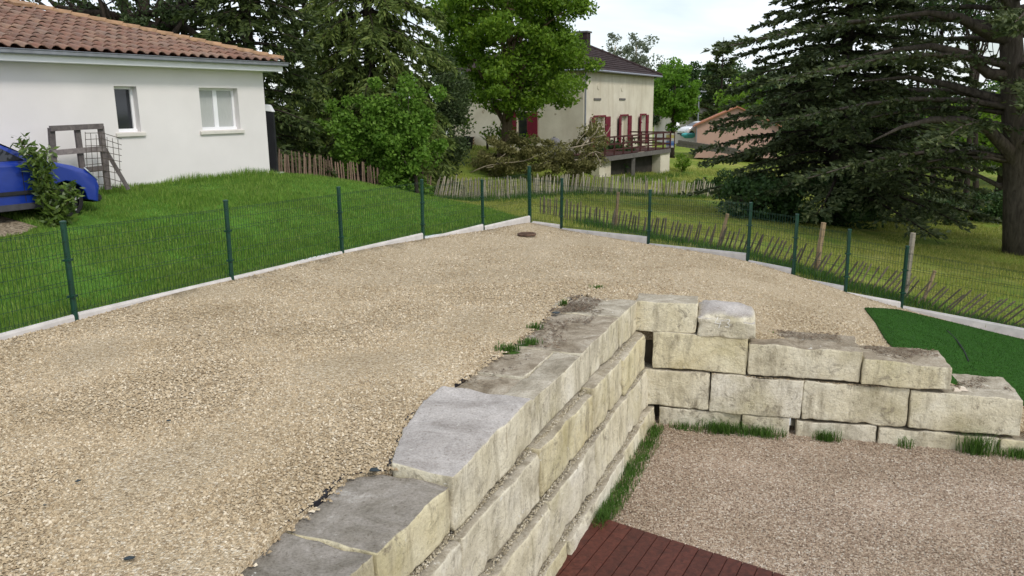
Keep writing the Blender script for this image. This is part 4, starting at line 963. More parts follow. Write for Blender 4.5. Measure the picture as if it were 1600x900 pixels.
conifer('cedar_tree', 'huge old cedar with thick grey trunk at the right edge of the meadow', cb, 17, lambda z: (9.2 if z > 4.2 else 5.2 + z * .75) * (1 - (z / 18) ** 3), M['cedar'], M['bark'], .52,
        whorl=.95, per=7, rise=.22, sag=.30, hang=.10, spray=.2, sw=.042, nspr=12, ntw=20, z_lo=3.3, seed=9, twl=.17, lean=(LNX, 0), extra_limbs=cl_, flat=.35, keep=lambda az, z: not (z < 7.6 and .2 < (az % 6.283) < 2.6 and random.random() < .6))
cb2 = at_px(1306, 32, 300)
conifer('cedar_tree', 'dense dark cedar sweeping to the ground left of the old trunk', cb2, 13, lambda z: 5.6 * (1 - (z / 13) ** 1.9), M['cedar'], M['bark_dark'], .38,
        whorl=.5, per=9, rise=.12, sag=.28, hang=.22, spray=.2, sw=.046, nspr=12, ntw=18, z_lo=1.3, seed=10, twl=.22, flat=.3)
# broadleaf in front of the cream house
b0 = at_px(779, 42.5)
c0 = Q(800, 52, 42.5)
leafy('maple_tree', 'bright green broadleaf tree standing in front of the cream house', 'tree', b0, (c0[0], c0[1], c0[2] + 1.5), .34, c0, (4.1, 3.8, 4.7), 66000, .20, M['maple'], M['bark_brown'], 260, .85, 21, 22, shell=.45, uneven=.3, squash=.55, fork=.25)
# shrubs and ivy
b0 = at_px(650, 29.6); 
leafy('ivy_bush', 'ivy-covered bush spilling over the paling fence below the spruce', 'bush', b0, b0 + np.array([-.2, .2, 2.6]), .09, b0 + np.array([-.65, .45, 1.95]), (1.45, .8, 2.15), 17000, .135, M['ivy'], M['bark_dark'], 110, .36, 22, 8, shell=.45, uneven=.7, squash=.9, fork=.2, aspect=.8)
b0 = at_px(562, 30.0)
leafy('ivy_bush', 'lower ivy clump on the spruce side of the brown paling', 'bush', b0, b0 + np.array([0, .2, 1.8]), .07, b0 + np.array([.0, .0, 2.1]), (1.5, .7, 1.5), 9500, .135, M['ivy'], M['bark_dark'], 70, .36, 23, 6, shell=.4, uneven=.7, squash=.9, fork=.2, aspect=.8)
b0 = at_px(692, 37.5)
leafy('hedge_bush', 'tall dull green bush between the spruce and the maple', 'bush', b0, b0 + np.array([0, 0, 4.5]), .12, b0 + np.array([0, 0, 3.0]), (1.35, 1.3, 3.0), 17000, .14, M['shrub'], M['bark_dark'], 110, .55, 24, 10, shell=.6, fork=.15)
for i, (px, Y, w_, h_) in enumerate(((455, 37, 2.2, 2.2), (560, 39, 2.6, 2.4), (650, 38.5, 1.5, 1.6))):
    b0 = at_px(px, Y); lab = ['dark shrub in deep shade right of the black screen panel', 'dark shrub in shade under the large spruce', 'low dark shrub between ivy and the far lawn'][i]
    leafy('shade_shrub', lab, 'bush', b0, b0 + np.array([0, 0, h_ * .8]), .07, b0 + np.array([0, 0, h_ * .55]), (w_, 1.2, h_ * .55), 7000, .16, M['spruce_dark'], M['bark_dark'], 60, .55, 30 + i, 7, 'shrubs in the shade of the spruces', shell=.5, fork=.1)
# oak behind the white roof
ob = at_px(208, 31); ol = [(lim([(215, 70), (205, 30), (190, 10), (172, -40)], 31, 31), .30), (lim([(212, 50), (225, 15), (232, -30)], 31, 32), .26), (lim([(215, 50), (250, 42), (285, 40), (308, 55), (335, 62)], 31, 30), .24),
      (lim([(212, 25), (262, 18), (300, 5), (340, -15)], 31, 30.5), .16), (lim([(200, 30), (160, 22), (120, 18), (85, 8), (60, -20)], 31, 30), .17)]
oc = Q(205, -10, 31)
leafy('oak_tree', 'old oak with thick dark limbs rising behind the white house roof', 'tree', ob, Q(212, 20, 31), .48, oc, (4.6, 3.2, 2.6), 9000, .17, M['shrub'], M['bark_dark'], 150, .5, 41, 40, shell=.3, uneven=.3, extra_limbs=ol, squash=.7)
# ------------------------------------------------------------------ trees farther off
def far(px, Y, w_, ztop, n, size, mat, lab, seed, zlow=.1, clumps=70, crad=None, shell=.5, name='broadleaf_tree', group='trees beyond the houses', bark='bark_dark', limbs=8, r0=.2):
    b_ = at_px(px, Y); zt = Q(px, ztop, Y)[2]; h = zt - b_[2]; zl_ = b_[2] + h * zlow; ct = np.array([b_[0], b_[1], (zt + zl_) / 2])
    return leafy(name, lab, 'tree', b_, (b_[0], b_[1], zt - h * .15), r0, ct, (w_, w_, (zt - zl_) / 2 * .92), n, size, M[mat], M[bark], clumps, crad or w_ * .28, seed, limbs, group, shell=shell)
far(1050, 68, 2.3, 92, 13000, .26, 'lime', 'bright lime green tree right of the cream house', 51, .3)
far(958, 95, 2.2, 42, 2600, .3, 'birch', 'sparse pale tree above the roof ridge, left of the pair', 52, .25, 40, .8, .3, bark='dead_wood')
far(990, 97, 3.0, 40, 4200, .3, 'birch', 'sparse pale tree above the roof ridge, right of the pair', 53, .25, 50, .9, .3, bark='dead_wood')
far(1040, 108, 4.0, 88, 5000, .42, 'far_dark', 'rounded far tree just above the lime green one', 54)
far(1085, 104, 4.2, 88, 8000, .42, 'far_dark', 'dark green tree behind the pink house', 55)
far(1150, 112, 5.0, 92, 8000, .45, 'far_dark', 'broad far tree between pink house and dense cedar', 56)
far(1180, 90, 4.0, 120, 6000, .4, 'maple', 'lighter far tree peeping out beside the dense cedar', 57)
b0 = at_px(1122, 98); HFC = Q(1122, 58, 98)[2] - b0[2]
conifer('far_cedar', 'tall dark conifer with spiky top behind the pink house', b0, Q(1122, 58, 98)[2] - b0[2], lambda z: 4.4 * max(.03, 1 - z / (HFC * 1.02)) ** .8, M['spruce_dark'], M['bark_dark'], .3, whorl=.9, per=6, rise=.35, sag=.3, hang=.1, spray=.6, sw=.10, nspr=6, ntw=7, z_lo=1.5, seed=58)
for i, (px, Y, w_, yt, mat, lab) in enumerate(((1440, 62, 4.6, 150, 'maple', 'sunlit far tree glimpsed under the cedar limbs'), (1500, 54, 3.6, 125, 'far_dark', 'leafy tree behind the cedar, left of its trunk'), (1565, 47, 3.6, 140, 'maple', 'light green tree behind the cedar trunk'),
        (1640, 52, 4.5, 80, 'far_dark', 'tall dark tree behind the cedar at the right edge'), (1350, 60, 4.2, 130, 'far_dark', 'dark tree screened by the dense cedar'), (1235, 72, 4.5, 100, 'far_dark', 'dark tree behind the left flank of the dense cedar'), (1700, 40, 4.0, 150, 'maple', 'green tree beyond the right frame edge'))):
    far(px, Y, w_, yt, 7000, .28 if Y < 60 else .36, mat, lab, 60 + i, .12, 90, 1.0, .35, group='trees behind the cedar', limbs=12, r0=.25)
for i, (px, Y) in enumerate(((1518, 38), (1536, 40), (1440, 43), (1462, 42))):
    b_ = at_px(px, Y); lab = ['slim dark trunk left of the cedar trunk', 'leaning dark trunk close to the cedar trunk', 'slim bare trunk seen through the cedar gap', 'second slim trunk in the cedar gap'][i]
    tp_ = Q(px + (6, -14, -8, 12)[i], 20, Y)
    leafy('slim_tree', lab, 'tree', b_, tp_, .16, tp_ + np.array([0, 0, 1.0]), (2.4, 2.4, 2.2), 1500, .2, M['far_dark'], M['bark_dark'], 60, .5, 70 + i, 16, 'slim trunks behind the cedar', shell=.2, fork=.5)
for i, (px, Y, w_, h_) in enumerate(((1190, 30, 1.7, 1.5), (1290, 30.5, 2.4, 1.7), (1420, 34, 2.8, 1.3), (1530, 36, 2.6, 1.3), (1160, 45, 2.6, 1.2))):
    b_ = at_px(px, Y); lab = ['dark bramble mound under the left tip of the dense cedar', 'dark bramble mass under the dense cedar', 'low undergrowth in shade between cedar trunks', 'shaded undergrowth left of the cedar trunk', 'rough growth beyond the end of the grey paling'][i]
    leafy('undergrowth_bush', lab, 'bush', b_, b_ + np.array([0, 0, h_ * .7]), .06, b_ + np.array([0, 0, h_ * .45]), (w_, 1.4, h_ * .6), 5500, .16, M['far_dark' if i != 2 else 'shrub'], M['bark_dark'], 60, .5, 80 + i, 6, 'undergrowth below the cedars', shell=.5, fork=.1)
b_ = at_px(1066, 55)
leafy('young_shrub', 'small light green shrub on the far lawn by the deck', 'bush', b_, b_ + np.array([0, 0, .8]), .03, b_ + np.array([0, 0, .7]), (.5, .5, .7), 700, .16, M['maple'], M['bark_dark'], 20, .3, 90, 4, fork=.1)
# backdrop wood on the skyline
rng = np.random.default_rng(99); C_ = []
for px in np.arange(-700, 2500, 26):
    Y = rng.uniform(150, 175); q = Q(px, 160, Y); h = rng.uniform(5.5, 10); 
    pts, _ = blob_pts(420, (q[0], q[1], -1.9 + h * .5), (4.5, 3, h * .52), 26, 1.6, rng, .5); C_.append(pts)
o = link('distant_wood', leaf_mesh('distant_wood', np.concatenate(C_), .75, M['far_dark'], rng, .7)); tag(o, 'far line of woodland along the horizon', 'wood', kind='stuff')

# ------------------------------------------------------------------ brush pile, laurel sapling
b0 = at_px(850, 43.2); root = thing('brush_pile', 'heap of cut olive-coloured branches piled before the cream house', 'brush pile', b0); rng = np.random.default_rng(120); C_ = []
for px, py, Y, rx, rz_, n in ((780, 246, 41, 1.0, 1.0, 3600), (815, 240, 41.2, 1.2, 1.05, 4200), (862, 246, 40.8, 1.1, 1.0, 3600), (905, 248, 41.0, 1.0, 1.0, 3000), (922, 226, 41.4, .75, 1.0, 2000), (932, 205, 43.6, .35, .8, 700), (765, 258, 42.5, .8, .5, 1200)):
    q = Q(px, py, Y); pts, _ = blob_pts(n, q, (rx, .9, rz_), 40, .32, rng, .45); C_.append(pts)
link('foliage', leaf_mesh('foliage', np.concatenate(C_), .15, M['olive'], rng, .5, org=b0), root)
for (a, b_, r_) in (((905, 240), (936, 195), .06), ((890, 232), (928, 222), .05), ((930, 215), (955, 196), .035), ((760, 262), (790, 240), .03), ((780, 255), (840, 242), .025), ((898, 250), (940, 240), .04), ((930, 240), (946, 262), .04), ((850, 255), (880, 232), .03), ((900, 226), (918, 205), .03), ((925, 200), (922, 184), .025), ((735, 270), (790, 255), .03)):
    MB().tube(wob(Q(*a, 40.2), Q(*b_, 40.4), 5, .1, rng), [r_ * (1 - .6 * k / 5) for k in range(6)], 6).build('branch', M['dead_wood'], root, smooth=True)
lb = P(92, 352, .40); 
for Ys in np.arange(10.2, 14, .05):
    lb = Q(92, 352, Ys)
    if lb[2] < T(lb[0], lb[1]): break
lb = TG(lb[0], lb[1]); print('laurel', lb)
root = thing('laurel_sapling', 'young glossy laurel growing against the fence in front of the blue car', 'shrub', lb); rng = np.random.default_rng(130)
Yl = lb[1]; stems = [[(92, 350), (78, 310), (60, 270), (45, 240), (32, 218)], [(92, 350), (88, 320), (72, 285), (66, 258), (74, 234)], [(93, 350), (102, 325), (110, 308), (108, 288)], [(92, 345), (80, 325), (68, 300), (58, 280)]]
lc = []; ld_ = []; st = MB()
for sidx, s_ in enumerate(stems):
    pts = [Q(x, y, Yl + .05 * (sidx - 1.5)) for x, y in s_]; pts[0] = lb - np.array([0, 0, .05]); st.tube(pts, [.014 * (1 - .6 * k / (len(pts) - 1)) for k in range(len(pts))], 6)
    for a, b_ in zip(pts[:-1], pts[1:]):
        n = int(230 * np.linalg.norm(b_ - a) + 20); u = rng.random((n, 1)); d = rnd_unit(n, rng) * np.array([1, 1, .7]); lc.append(a + (b_ - a) * u + d * rng.uniform(.03, .22, (n, 1))); ld_.append(d)
st.build('stem', M['bark_brown'], root, smooth=True)
link('foliage', leaf_mesh('foliage', np.concatenate(lc), .15, M['laurel'], rng, .34, np.concatenate(ld_), 1.2, org=lb), root)

# ------------------------------------------------------------------ cream house with deck
KC = Q(912, 107, 48.0); KE = KC[2]; GZ = -2.3
KR = np.array([Q(1022, 118, 60)[0] - KC[0], 60 - KC[1], 0]); KLEN = np.linalg.norm(KR); KR /= KLEN; KL = np.array([-KR[1], KR[0], 0]); KW = 9.0; KN = -KL   # KN: outward normal of the door front
k0 = np.array([KC[0], KC[1], 0.])
creamh = thing('cream_house', 'old cream two-storey house with dark hip roof and red shutters', 'house', (k0[0], k0[1], GZ))
m_, t, b = newmat('cream_render'); v = coord(t, 'Position'); c_ = ramp(t, noise_n(t, v, .8, 7, .6), [(.3, (.53, .48, .38)), (.6, (.64, .59, .48)), (.8, (.70, .66, .56))])
c_ = mixc(t, ramp(t, noise_n(t, v, 2.4, 3, .5), [(.70, (0, 0, 0)), (.74, (.8, .8, .8))]), c_, (.30, .25, .18)); c_ = mixc(t, ramp(t, noise_n(t, coord(t, 'Position', (1, 1, .2)), 1.5, 5), [(.52, (0, 0, 0)), (.75, (.5, .5, .5))]), c_, (.40, .33, .22))
t.links.new(c_, b.inputs['Base Color']); b.inputs['Roughness'].default_value = .95; b.inputs['Specular IOR Level'].default_value = .1; bump(t, b, noise_n(t, v, 8, 6), .4, .03); M['cream'] = m_
M['red'] = m_plain('dark_red_paint', (.135, .006, .018), .6, .15, 5, .1)
M['brownroof'] = m_plain('dark_brown_tiles', (.034, .021, .021), .9, .4, 2.5, .8, vec='Position', fine=7)
M['deckwood'] = m_plain('dark_red_stained_timber', (.06, .018, .016), .7, .25, 5, .2)
M['deck_shade'] = m_plain('under_deck_shade_stone', (.035, .03, .024), .95, .4, 2, .6, vec='Position')  # near-black tone paints in the shade beneath the house deck
M['greywood'] = m_plain('grey_timber_post', (.13, .12, .11), .9, .2, 4, .3)
def KP(t_, z, o_=0.): return np.array([k0[0], k0[1], z]) + KR * t_ + KN * o_
def KQ(t_, z, o_=0.): return np.array([k0[0], k0[1], z]) + KL * t_ + (-KR) * o_      # on the left front, o_ outwards
def kpx(x, y): q = PL(x, y, k0, KN) - k0; return float(q @ KR), float(q[2])
def lpx(x, y): q = PL(x, y, k0, KR) - k0; return float(q @ KL), float(q[2])
doors = []
for xa, xb in ((929, 944.5), (969.5, 980), (1000.5, 1008)):
    doors.append((kpx(xa, 200)[0], kpx(xb, 200)[0]))
DT = kpx(970, 181)[1]; DF = -.12
lw = (lpx(823.5, 200)[0], lpx(808, 200)[0]); lwz = (lpx(815, 215)[1], lpx(815, 175)[1])
def pierced(mm_, fn, L, z0, z1, ops, rev=.3):
    ts_ = sorted({0., L, *[q for o_ in ops for q in o_[:2]]})
    for a, b_ in zip(ts_[:-1], ts_[1:]):
        hit = [o_ for o_ in ops if o_[0] - 1e-6 < (a + b_) / 2 < o_[1] + 1e-6]
        for h0, h1 in ([(z0, z1)] if not hit else [(z0, hit[0][2]), (hit[0][3], z1)]):
            if h1 - h0 > .01: mm_.add([fn(a, h0), fn(b_, h0), fn(b_, h1), fn(a, h1)], [(0, 1, 2, 3)])
        if hit:
            _, _, h0, h1 = hit[0]
            for p_, q_ in (((a, h0), (a, h1)), ((b_, h0), (b_, h1)), ((a, h0), (b_, h0)), ((a, h1), (b_, h1))): mm_.add([fn(*p_), fn(*q_), fn(*q_, -rev), fn(*p_, -rev)], [(0, 1, 2, 3)])
wl = MB(); pierced(wl, KP, KLEN, GZ, KE, [(a, b_, DF, DT) for a, b_ in doors]); pierced(wl, KQ, KW, GZ, KE, [(lw[0], lw[1], lwz[0], lwz[1])])
wl.add([KP(KLEN, GZ), KP(KLEN, GZ, -KW), KP(KLEN, KE, -KW), KP(KLEN, KE)], [(0, 1, 2, 3)]); wl.add([KP(0, GZ, -KW), KP(KLEN, GZ, -KW), KP(KLEN, KE, -KW), KP(0, KE, -KW)], [(0, 1, 2, 3)])
wl.build('wall', M['cream'], creamh)
for i, (a, b_) in enumerate(doors):
    d_ = MB().box(KP((a + b_) / 2, (DF + DT) / 2, -.27), (b_ - a - .02, .05, DT - DF - .02), KR, KN).build('door', M['cream'] if i < 2 else M['white_pvc'], creamh)
    if i == 2:
        MB().box(KP((a + b_) / 2, (DF + DT) / 2, -.235), ((b_ - a) * .55, .02, DT - DF - .4), KR, KN).build('pane', M['glass'], d_)
    MB().box(KP((a + b_) / 2, DT + .04, .015), (b_ - a + .3, .05, .1), KR, KN).build('lintel', M['red'], creamh)
    w_ = (b_ - a) * .52
    sh = [(a - w_ / 2 - .03, True), (b_ + w_ / 2 + .03, False)]
    for c, lft in sh:
        so_ = MB().box(KP(c, (DF + DT) / 2 + .02, .05 if not lft else .12), (w_ * (1 if not lft else 1.1), .045, DT - DF - .05), KR if not lft else (KR + KN * -.18) / np.linalg.norm(KR + KN * -.18), KN).build('shutter', M['red'], creamh)
        for hh in (.3, .75): MB().box(KP(c, DF + (DT - DF) * hh, .085 if not lft else .17), (w_ * .85, .02, .08), KR if not lft else (KR + KN * -.18) / np.linalg.norm(KR + KN * -.18), KN).build('batten', M['red'], so_)
wn_ = MB().box(KQ(sum(lw) / 2, sum(lwz) / 2, -.2), (lw[1] - lw[0], .04, lwz[1] - lwz[0]), KL, KR).build('window', M['glass'], creamh)
for c in (lw[0] - .38, lw[1] + .38): MB().box(KQ(c, sum(lwz) / 2, .05), (.68, .05, lwz[1] - lwz[0]), KL, KR).build('shutter', M['red'], creamh)
for px, py, kind in ((935, 135, 0), (972, 138, 0), (933, 155, 1), (972, 155, 1)):
    t_, z_ = kpx(px, py)
    if kind == 0: MB().tube([KP(t_, z_, -.05), KP(t_, z_, .012)], [.16, .16], 10).build('oval_vent', M['glass'], creamh); MB().tube([KP(t_, z_, .0), KP(t_, z_, .03)], [.22, .2], 10).build('vent_rim', M['cream'], creamh)
    else: MB().box(KP(t_, z_, .02), (1.15, .06, .12), KR, KN).build('ledge', M['greywood'], creamh)
for q in creamh.children:
    if q.name.startswith('oval_vent'): pass
# roof
ro = .45; rs = .48; e0, e1, e2, e3 = KP(-ro, KE, ro), KP(KLEN + ro, KE, ro), KP(KLEN + ro, KE, -KW - ro), KP(-ro, KE, -KW - ro); hw = KW / 2 + ro
a0, a1 = KP(-ro + hw, KE + rs * hw, ro - hw), KP(KLEN + ro - hw, KE + rs * hw, ro - hw)
dn = np.array([0, 0, -.14])
rm_ = MB().add([e0, e1, e2, e3, a0, a1], [(0, 1, 5, 4), (1, 2, 5), (2, 3, 4, 5), (3, 0, 4)]); rm_.add([e0, e1, e2, e3, e0 + dn, e1 + dn, e2 + dn, e3 + dn], [(0, 1, 5, 4), (1, 2, 6, 5), (2, 3, 7, 6), (3, 0, 4, 7), (4, 5, 6, 7)])
kr = rm_.build('roof', M['brownroof'], creamh)
for p_, q_ in ((e0, a0), (e1, a1), (a0, a1)): MB().tube([p_ + (0, 0, .02), q_ + (0, 0, .02)], .11, 6).build('ridge_tiles', M['brownroof'], kr)
for i in range(1, 14):      # tile courses standing proud
    u = i / 14
    MB().bar(e0 + (a0 - e0) * u + (0, 0, .012), e1 + (a1 - e1) * u + (0, 0, .012), .10, .05).build('tile_course', M['brownroof'], kr)
for p_, q_ in ((e0 + dn, e1 + dn), (e0 + dn, e3 + dn)): MB().tube([p_ + (0, 0, .05), q_ + (0, 0, .05)], .07, 6).build('gutter', M['zinc'], creamh)
MB().tube([KP(.12, KE - .1, .1), KP(.1, GZ + .5, .08)], .05, 6).build('downpipe', M['zinc'], creamh)
chp = Q(912, 70, 55.5); chn = MB().box((chp[0], chp[1], chp[2]), (.7, .7, 1.5), KR, KN).build('chimney', M['brownroof'], kr, bevel=.02)
MB().box((chp[0], chp[1], chp[2] + .80), (.85, .85, .1), KR, KN).build('chimney_cap', M['greywood'], kr)
# deck
fL, fR = P(945, 244, -.15), P(1047, 231, -.15); dd_ = fR - fL; dl = np.linalg.norm(dd_); dd_ /= dl; dnv = np.array([-dd_[1], dd_[0], 0])
tdeck = thing('house_deck', 'raised dark red timber deck with railing along the cream house', 'deck', (fL[0], fL[1], GZ))
dwd = 3.1
for i in range(20):
    o_ = i * dwd / 20 + .03
    MB().bar(fL + dnv * (o_ + .06) + (0, 0, .0), fR + dnv * (o_ + .06), .135, .04).build('floor_board', M['deckwood'], tdeck)
MB().bar(fL + (0, 0, -.17), fR + (0, 0, -.17), .12, .26).build('edge_beam', M['greywood'], tdeck); MB().bar(fR + (0, 0, -.15), fR + dnv * dwd + (0, 0, -.15), .12, .25).build('edge_beam', M['greywood'], tdeck)
for i in range(9):
    p_ = fL + dd_ * dl * i / 8; MB().bar(p_ + (0, 0, .02), p_ + (0, 0, 1.05), .09).build('rail_post', M['deckwood'], tdeck)
for i in range(1, 4):
    p_ = fR + dnv * dwd * i / 3; MB().bar(p_ + (0, 0, .02), p_ + (0, 0, 1.05), .09).build('rail_post', M['deckwood'], tdeck)
for h in (.3, .62, 1.02):
    MB().bar(fL + (0, 0, h), fR + (0, 0, h), .06, .09).build('rail', M['deckwood'], tdeck); MB().bar(fR + (0, 0, h), fR + dnv * dwd + (0, 0, h), .06, .09).build('rail', M['deckwood'], tdeck)
p_ = fL + dd_ * dl * .42 + dnv * .1; MB().bar((p_[0], p_[1], -2.4), (p_[0], p_[1], -.3), .22).build('support_post', M['greywood'], tdeck)
for u, w_, dp in ((.06, 1.5, .5), (.93, 1.6, .9)):
    p_ = fL + dd_ * dl * u + dnv * .5; MB().box((p_[0], p_[1], -1.4), (w_, dp, 2.1), dd_, dnv).build('masonry_pier', M['cream'], tdeck)
MB().bar(fL + dd_ * .9 + dnv * .75 + (0, 0, -1.3), fR - dd_ * .9 + dnv * .75 + (0, 0, -1.3), .25, 1.95).build('deck_shade_wall', M['deck_shade'], tdeck)  # wall added under the deck, its dark colour standing in for shade
# banner on the deck corner
sg = fR + dd_ * .02 - dnv * .08; cdir = np.array([.86, -.5, 0]); cdir /= np.linalg.norm(cdir); cn = np.array([-cdir[1], cdir[0], 0])
sn_ = thing('deck_banner', 'small banner with yellow, white and blue bands on the deck corner', 'banner', (sg[0], sg[1], .1))
m_, t, b = newmat('banner_print'); tcn = t.nodes.new('ShaderNodeTexCoord'); sz_ = t.nodes.new('ShaderNodeSeparateXYZ'); t.links.new(tcn.outputs['Generated'], sz_.inputs[0])
r_ = t.nodes.new('ShaderNodeValToRGB'); r_.color_ramp.interpolation = 'CONSTANT'; e = r_.color_ramp.elements
for _ in range(4): e.new(.5)
for q, (p_, c) in zip(e, ((0, (.70, .70, .66)), (.14, (.10, .22, .55)), (.34, (.22, .36, .62)), (.46, (.72, .72, .66)), (.66, (.62, .55, .18)), (.88, (.70, .68, .55)))): q.position = p_; q.color = (*c, 1)
t.links.new(sz_.outputs[2], r_.inputs[0]); t.links.new(r_.outputs[0], b.inputs['Base Color']); b.inputs['Roughness'].default_value = .6; M['banner'] = m_
MB().box(sg + cdir * -.1 + (0, 0, .48), (.55, .02, .92), cdir, cn).build('sheet', M['banner'], sn_); MB().bar(sg + cdir * .2 + (0, 0, -.1), sg + cdir * .2 + (0, 0, 1.1), .05).build('pole', M['deckwood'], sn_)
# clutter by the cream house
def slab_at(px, py, Y): q = Q(px, py, Y); return q
q = slab_at(866, 236, 45.5); rs_ = thing('garden_tank', 'grey round-topped tank standing behind the brush pile', 'tank', (q[0], q[1], T(q[0], q[1])))
M['grey_tank'] = m_plain('grey_plastic', (.17, .165, .175), .6, .1, 4, .1)
zt = Q(866, 215, 45.5)[2]; zb = T(q[0], q[1]) - .1
MB().tube([(q[0], q[1], zb), (q[0], q[1], zt - .35), (q[0], q[1], zt - .15), (q[0], q[1], zt - .04), (q[0], q[1], zt)], [.38, .38, .34, .22, .06], 14).build('body', M['grey_tank'], rs_, smooth=True)
MB().tube([(q[0], q[1], zt - .02), (q[0], q[1], zt + .05)], .07, 8).build('cap', M['grey_tank'], rs_)
q = at_px(729, 48.0); bin_ = thing('black_tub', 'black plastic tub on the grass below the pallets', 'tub', q)
MB().tube([q, q + (0, 0, .35), q + (0, 0, .62), q + (0, 0, .68), q + (0, 0, .68)], [.34, .40, .43, .46, .38], 14).build('body', M['black'], bin_); MB().box(q + np.array([.05, 0, .72]), (.35, .3, .06)).build('lid', M['greywood'], bin_)
pq = KQ(lpx(732, 200)[0], 0, .7); pz = T(pq[0], pq[1])
pal = thing('pallet_stack', 'low stack of brown pallets against the cream wall', 'pallets', (pq[0], pq[1], pz))
M['palletwood'] = m_wood('pallet_wood', (.14, .09, .055), (.26, .18, .11), .9, (2, 2, 2))
for k in range(3):
    for j in range(3): MB().box(pq + KL * (j - 1) * .5 + np.array([0, 0, pz + .06 + k * .17]), (.1, .9, .10), KL, KR).build('block_row', M['palletwood'], pal)
    for j in range(5): MB().box(pq + KR * (j - 2) * .2 + np.array([0, 0, pz + .125 + k * .17]), (1.25, .12, .025), KL, KR).build('slat', M['palletwood'], pal)
pq = KQ(KW + .35, 0, .3); pz = T(pq[0], pq[1])
for k, (nm, mat, lab) in enumerate((('red_shutter_board', 'red', 'loose dark red board leaning at the far end of the cream house'), ('white_board', 'white_pvc', 'narrow white board beside the loose red board'))):
    c = pq + KL * (.45 - k * .55); o = MB().box((c[0], c[1], pz + .72), (.5 - k * .15, .05, 1.45), KL, KR).build(nm, M[mat]); tag(o, lab, 'board')
for i, px in enumerate((762, 796)):
    q = at_px(px, 48.3); yr = thing('spiky_plant', ['dark spiky yucca left of the maple trunk', 'dark spiky yucca right of the maple trunk'][i], 'plant', q, 'yuccas by the cream wall'); rng = np.random.default_rng(150 + i); mm_ = MB()
    for k in range(46):
        d = rnd_unit(1, rng)[0]; d[2] = abs(d[2]) * .9 + .15; d /= np.linalg.norm(d); c = q + np.array([0, 0, .55]); s_ = np.cross(d, (0, 0, 1)); s_ /= np.linalg.norm(s_) + 1e-6
        mm_.add([c - s_ * .03, c + s_ * .03, c + d * .8], [(0, 1, 2)])
    mm_.build('leaves', M['far_dark'], yr); MB().tube([q, q + (0, 0, .6)], .08, 6).build('stem', M['bark_dark'], yr)

# ------------------------------------------------------------------ far houses and their surroundings
def gable_house(name, label, A_, dirx, wid, dep, hw_, hr, wallm, roofm, gz, extra=None):
    dirx = np.array([*dirx, 0.]) / np.linalg.norm(dirx); bk_ = np.array([-dirx[1], dirx[0], 0]); A_ = np.array([A_[0], A_[1], gz]); up_ = np.array([0, 0, 1.]); h_ = thing(name, label, 'house', A_)
    f = [A_ - up_ * .5, A_ + dirx * wid - up_ * .5, A_ + dirx * wid + up_ * hw_, A_ + dirx * wid / 2 + up_ * hr, A_ + up_ * hw_]; bb = [q_ + bk_ * dep for q_ in f]
    MB().add(f + bb, [(0, 1, 2, 3, 4), (9, 8, 7, 6, 5), (0, 4, 9, 5), (1, 6, 7, 2)]).build('wall', M[wallm], h_)
    ov = .25; s_ = (f[3] - f[4]); s_ = s_ / np.linalg.norm(s_); s2 = (f[3] - f[2]); s2 = s2 / np.linalg.norm(s2); t_ = up_ * .12
    for e_, sv in ((f[4], s_), (f[2], s2)):
        lo = e_ - sv * ov - bk_ * ov; hi = f[3] - bk_ * ov; L = bk_ * (dep + 2 * ov)
        MB().hexa([lo + up_ * .01, hi + up_ * .01, hi + L + up_ * .01, lo + L + up_ * .01, lo + t_, hi + t_, hi + L + t_, lo + L + t_]).build('roof', M[roofm], h_)
    return h_, f, dirx, bk_
M['pink'] = m_plain('pink_render', (.50, .32, .27), .95, .08, .6, .2, vec='Position'); M['far_tile'] = m_plain('far_terracotta', (.40, .17, .10), .9, .25, 2, .5, vec='Position')
M['pale_wall'] = m_plain('pale_far_wall', (.60, .54, .50), .95, .06, 1, .1); M['maroon_roof'] = m_plain('maroon_roof', (.12, .045, .045), .9, .2, 2, .4)
pA = Q(1086, 215, 68); pgz = Q(1086, 237, 68)[2]; h_, f, dx_, bk_ = gable_house('pink_house', 'pink rendered house with terracotta roof beyond the far lawn', pA, (1, -.25), 6.6, 9, Q(1086, 197, 68)[2] - pgz, Q(1140, 168, 67)[2] - pgz, 'pink', 'far_tile', pgz)
MB().tube([f[0] + bk_ * -.08 + (.1, 0, .4), f[4] + bk_ * -.08 + (.1, 0, -.1)], .05, 6).build('downpipe', M['zinc'], h_)
pB = Q(1050, 200, 100); gable_house('pale_house', 'pale far house with maroon roof left of the pink house', pB, (1, .1), 6.5, 8, Q(1050, 186, 100)[2] + 2.6, Q(1072, 166, 100)[2] + 2.2, 'pale_wall', 'maroon_roof', -2.2)
pC = Q(1392, 205, 66); gable_house('terracotta_house', 'house with terracotta roof glimpsed through the cedar branches', pC, (1, .05), 5.5, 8, Q(1392, 200, 66)[2] + 2.8, Q(1412, 178, 66)[2] + 2.8, 'pale_wall', 'far_tile', -2.6)
